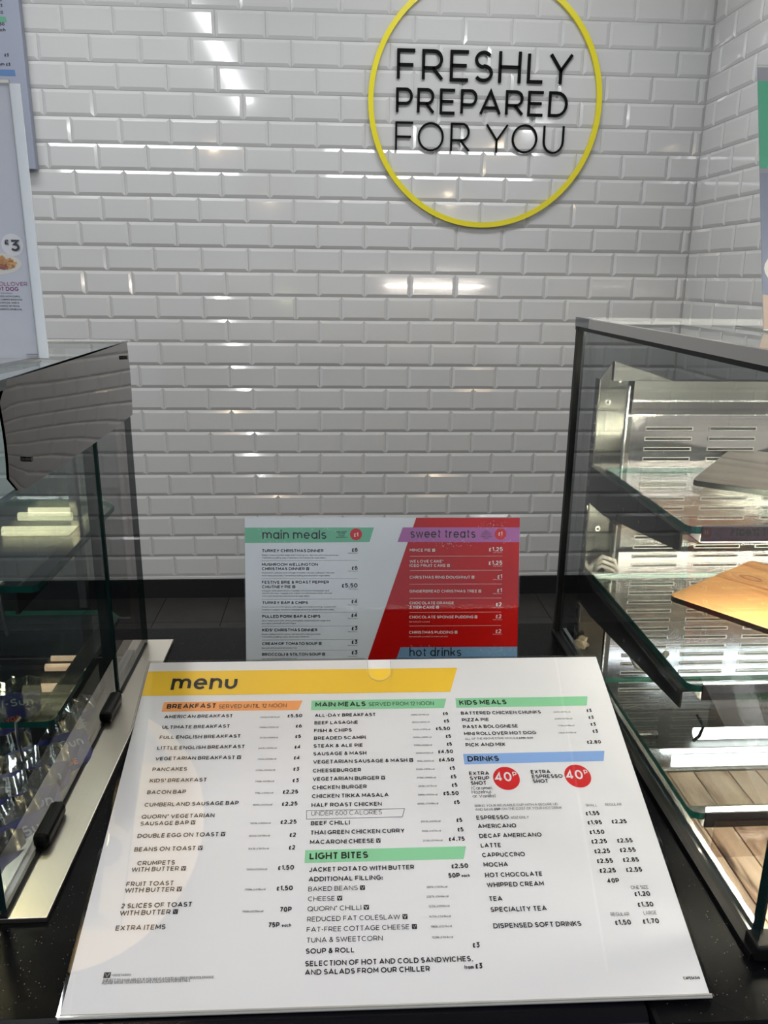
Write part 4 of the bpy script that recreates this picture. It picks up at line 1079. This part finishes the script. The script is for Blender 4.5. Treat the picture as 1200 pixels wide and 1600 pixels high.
def world_box(name, parent, pts8, mats, inv_):
    m = MB(); i = 0; m.v = [tuple(inv_ @ Vector(p)) for p in pts8]
    for k, f in enumerate(((0, 3, 2, 1), (4, 5, 6, 7), (0, 1, 5, 4), (1, 2, 6, 5), (2, 3, 7, 6), (3, 0, 4, 7))): m.f.append(f); m.m.append([0, 0, 1, 1, 1, 1][k])
    return m.build(name, mats, parent)
xa, xb = -.172, .246
world_box('prop_sheet', mh, [(xa, .690, CZ + .001), (xb, .690, CZ + .001), (xb, .6925, CZ + .001), (xa, .6925, CZ + .001), (xa, .6835, 1.149), (xb, .6835, 1.149), (xb, .686, 1.149), (xa, .686, 1.149)], ['acrylic', 'acrylic_edge'], inv)
world_box('foot_sheet', mh, [(xa, .412, CZ + .0003), (xb, .412, CZ + .0003), (xb, .690, CZ + .0003), (xa, .690, CZ + .0003), (xa, .412, CZ + .0018), (xb, .412, CZ + .0018), (xb, .690, CZ + .0018), (xa, .690, CZ + .0018)], ['acrylic', 'acrylic_edge'], inv)

# ---- christmas menu behind it
af = frame((-.0988, .8285, 1.2498), (.297, -.0078, 0), (-.0005, -.0305, -.1519))
ah = empty('menu_holder', mat=af); tag(ah, 'smaller upright acrylic stand with the half red christmas menu, behind the sloping menu', 'menu')
ac = sheet('menu_card', ah, 297, 205, -.6, 0, 'paper_frame')
RULES1 = (46.7, 66.5, 89.0, 103.8, 118.8, 133.9, 145.6); RULES2 = (41.9, 57.5, 72.6, 88.2, 103.7, 118.8)
poly_print('colour_band', ac, ['a_green', 'a_red', 'a_purple', 'a_blue', 'p_red'], [
    ([(0, 11.0), (138.8, 10.7), (133.9, 26.5), (0, 27.6)], 0, .12), ([(184.4, 0), (297, 0), (297, 205), (116, 205)], 1, .10),
    ([(169.9, 10.6), (297, 10.4), (297, 26.6), (164.4, 26.5)], 2, .20), ([(168.2, 142.7), (297, 142.5), (297, 160), (162.5, 160)], 3, .20),
    (disc(119.4, 18.1, 6.4), 4, .26), (disc(276.2, 17.7, 6.3), 4, .26)])
poly_print('rule_line', ac, ['ink', 'ink_white'], [([(17.5, y), (121.2, y - .2), (121.2, y), (17.5, y + .22)], 0, .16) for y in RULES1] + [([(177.8, y), (278.6, y - .2), (278.6, y + .12), (177.8, y + .35)], 1, .22) for y in RULES2])
printed(A4_DARK, ac, ['ink', 'paper_frame'], .32); printed(A4_WHITE, ac, ['ink_white', 'a_red'], .34, 'white_text')
m = MB(); random.seed(3)
for cx, cy, sx_, sy_, n_ in ((24, 13, 9, 4, 26), (45, 27, 22, 2.5, 30), (85, 12, 22, 2.5, 34), (20, 22, 6, 4, 14), (268, 9, 16, 3.5, 46), (226, 29, 20, 3.5, 46), (188, 25, 12, 3, 14), (282, 25, 7, 3, 14), (270, 147, 22, 5, 60), (190, 143, 14, 2, 14)):
    for q in range(n_):
        x, y = random.gauss(cx, sx_ / 1.6), random.gauss(cy, sy_ / 1.6); s_ = random.uniform(.15, .45)
        if 0 < x < 296 and y < 158: m.face([TP(x - s_, -y, .40), TP(x, -y - s_, .40), TP(x + s_, -y, .40), TP(x, -y + s_, .40)])
m.build('snow_speckle', 'ink_white', ac)
m = MB(); m.box(TP(-1, -206, 1.0), TP(298, .5, 2.0), mis=[0, 0, 1, 1, 1, 1]); m.build('front_sheet', ['acrylic', 'acrylic_edge'], ah)
m = MB(); m.box(TP(-1, -206, -2.2), TP(298, .5, -1.0), mis=[0, 0, 1, 1, 1, 1]); m.build('back_sheet', ['acrylic', 'acrylic_edge'], ah)
inv = af.inverted(); xa, xb = -.096, .195
world_box('foot_sheet', ah, [(xa, .782, CZ + .0003), (xb, .782, CZ + .0003), (xb, .86, CZ + .0003), (xa, .86, CZ + .0003), (xa, .782, CZ + .0022), (xb, .782, CZ + .0022), (xb, .86, CZ + .0022), (xa, .86, CZ + .0022)], ['acrylic', 'acrylic_edge'], inv)

# ---- poster stand on the left case: text x measured back from its right edge
lf = frame((-.2520 - .148, .73, 1.6445), (1, -.005, 0), (0, 0, -1))
lh = empty('poster_stand', mat=lf); tag(lh, 'clear stand with a pale blue hot dog poster priced three pounds, on the left case', 'poster')
lcd = sheet('poster_card', lh, 148, 217, -.6, 0, 'paper_blue')
m = MB(); m.box(TP(139.6, -217, .0), TP(148, 0, 1.2)); m.build('white_border', 'paper_frame', lh)
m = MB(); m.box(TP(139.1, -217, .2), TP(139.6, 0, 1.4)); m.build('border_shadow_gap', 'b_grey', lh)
poly_print('price_disc', lcd, ['paper', 'cream'], [(disc(127.5, 122.9, 9), 0, .12), (disc(112, 138.2, 21.5, 8.8), 1, .14)])
m = MB(); random.seed(5); q = 0
for q in range(330):
    x, y = random.uniform(94, 132), random.uniform(131, 145); a = random.uniform(-1.2, 1.2); l_, w_ = random.uniform(3, 5.5), 1.5
    if ((x - 112) / 16.5) ** 2 + ((y - 137.6) / 5.0) ** 2 > 1: continue
    mi = 1 if (x < 121 and y > 138.5) else 0
    if mi: a = .25 + random.uniform(-.1, .1)
    dx, dy = l_ * cos(a) / 2, l_ * sin(a) / 2 * .7; ex_, ey_ = -w_ * sin(a) / 2, w_ * cos(a) / 2; z_ = .2 + q * .0018
    m.face([TP(x - dx - ex_, -(y - dy - ey_), z_), TP(x - dx + ex_, -(y - dy + ey_), z_), TP(x + dx + ex_, -(y + dy + ey_), z_), TP(x + dx - ex_, -(y + dy - ey_), z_)], mi if q % 5 else 2)
m.build('food_picture', ['chip', 'sausage', 'chip_dark'], lcd)
m = MB(); write(m, '3', 125.9, -128.0, 7.8, 9.3, .20, TP, .9); write(m, '£', 121.2, -122.8, 4.0, 4.8, .2, TP, .9)
for x1, y, t in ((129.4, 165.8, 'SERVED WITH CHIPS,'), (130.7, 168.5, 'CARROT & POTATO'), (127.8, 171.1, 'WAFFLES, AND A'), (128.2, 173.8, 'CHOICE OF PEAS,'), (129.8, 176.6, 'CARROTS OR BEANS.')):
    wd = len(t) * 1.22; write(m, t, x1 - wd, -y, wd, 1.5, .16, TP, .3)
write(m, '1234kJ/529kcal', 113, -162.8, 9.5, .9, .14, TP, .3); write(m, 'CAFE54346', 129, -214.6, 10, 1.1, .2, TP, .3)
m.build('printed_text', ['ink', 'paper'], lcd)
m = MB(); write(m, 'ROLLOVER', 109.2, -156.3, 27.1, 3.3, .13, TP, .3); write(m, 'HOT DOG', 106.8, -160.5, 21.6, 3.4, .2, TP, .3); m.build('purple_title', ['ink_purple', 'paper'], lcd)
m = MB(); m.box(TP(0, -217, 1.8), TP(140.5, 2.5, 3.0), mis=[0, 0, 1, 1, 1, 1]); m.build('front_sheet', ['acrylic', 'acrylic_edge'], lh)
m = MB(); m.box(TP(0, 0.2, .5), TP(139.5, 2.4, 2.2)); m.build('top_edge', 'cream', lh)
inv = lf.inverted(); xa, xb = -.40, -.2610
fp = MB(); pts = [(xa, .62), (xb - .012, .62), (xb, .70), (xb, .735), (xa, .735)]
fp.prism([tuple(p) for p in pts], 1.4262, 1.4295, 0, 1, T=lambda x, y, z: tuple(inv @ Vector((x, y, z)))); fp.build('foot_sheet', ['acrylic', 'acrylic_edge'], lh)

# ---- poster stand on the right case
pf = frame((.392, .8080, 1.6895), (1, -.03, 0), (-.011, -.082, -.2345))
ph = empty('poster_stand', mat=pf); tag(ph, 'green and white food poster leaning on top of the heated case at the right edge', 'poster')
pc = sheet('poster_card', ph, 148, 247, -.8, 0, 'w_paper')
poly_print('colour_band', pc, ['b_grey', 'b_green', 'p_red', 'cream', 'deck'], [
    ([(0, 0), (148, 0), (148, 13), (0, 13)], 0, .12), ([(0, 13), (148, 13), (148, 96), (0, 96)], 1, .12), ([(0, 96), (148, 96), (148, 100.5), (0, 100.5)], 0, .12),
    (disc(28, 120, 18), 2, .14), (disc(58, 190, 56, 25), 3, .14), ([(0, 214), (148, 240), (148, 247), (0, 247)], 4, .18)])
m = MB(); random.seed(8)
for q in range(260):
    x, y = random.uniform(6, 105), random.uniform(172, 208); a = random.uniform(-1.4, 1.4); l_, w_ = random.uniform(5, 9), 2
    if ((x - 58) / 48) ** 2 + ((y - 190) / 19) ** 2 > 1: continue
    dx, dy = l_ * cos(a) / 2, l_ * sin(a) / 2; ex_, ey_ = -w_ * sin(a) / 2, w_ * cos(a) / 2
    m.face([TP(x - dx - ex_, -(y - dy - ey_), .2 + q * .002), TP(x - dx + ex_, -(y - dy + ey_), .2 + q * .002), TP(x + dx + ex_, -(y + dy + ey_), .2 + q * .002), TP(x + dx - ex_, -(y + dy - ey_), .2 + q * .002)], 0 if q % 4 else 1)
m.build('food_picture', ['chip', 'sausage'], pc)
m = MB(); m.box(TP(-.6, -248, 1.2), TP(149, 1, 2.4), mis=[0, 0, 1, 1, 1, 1]); m.build('front_sheet', ['acrylic', 'acrylic_edge'], ph)
inv = pf.inverted()
world_box('foot_sheet', ph, [(.400, .735, 1.4548), (.53, .735, 1.4548), (.53, .80, 1.4548), (.400, .80, 1.4548), (.400, .735, 1.4562), (.53, .735, 1.4562), (.53, .80, 1.4562), (.400, .80, 1.4562)], ['acrylic', 'acrylic_edge'], inv)
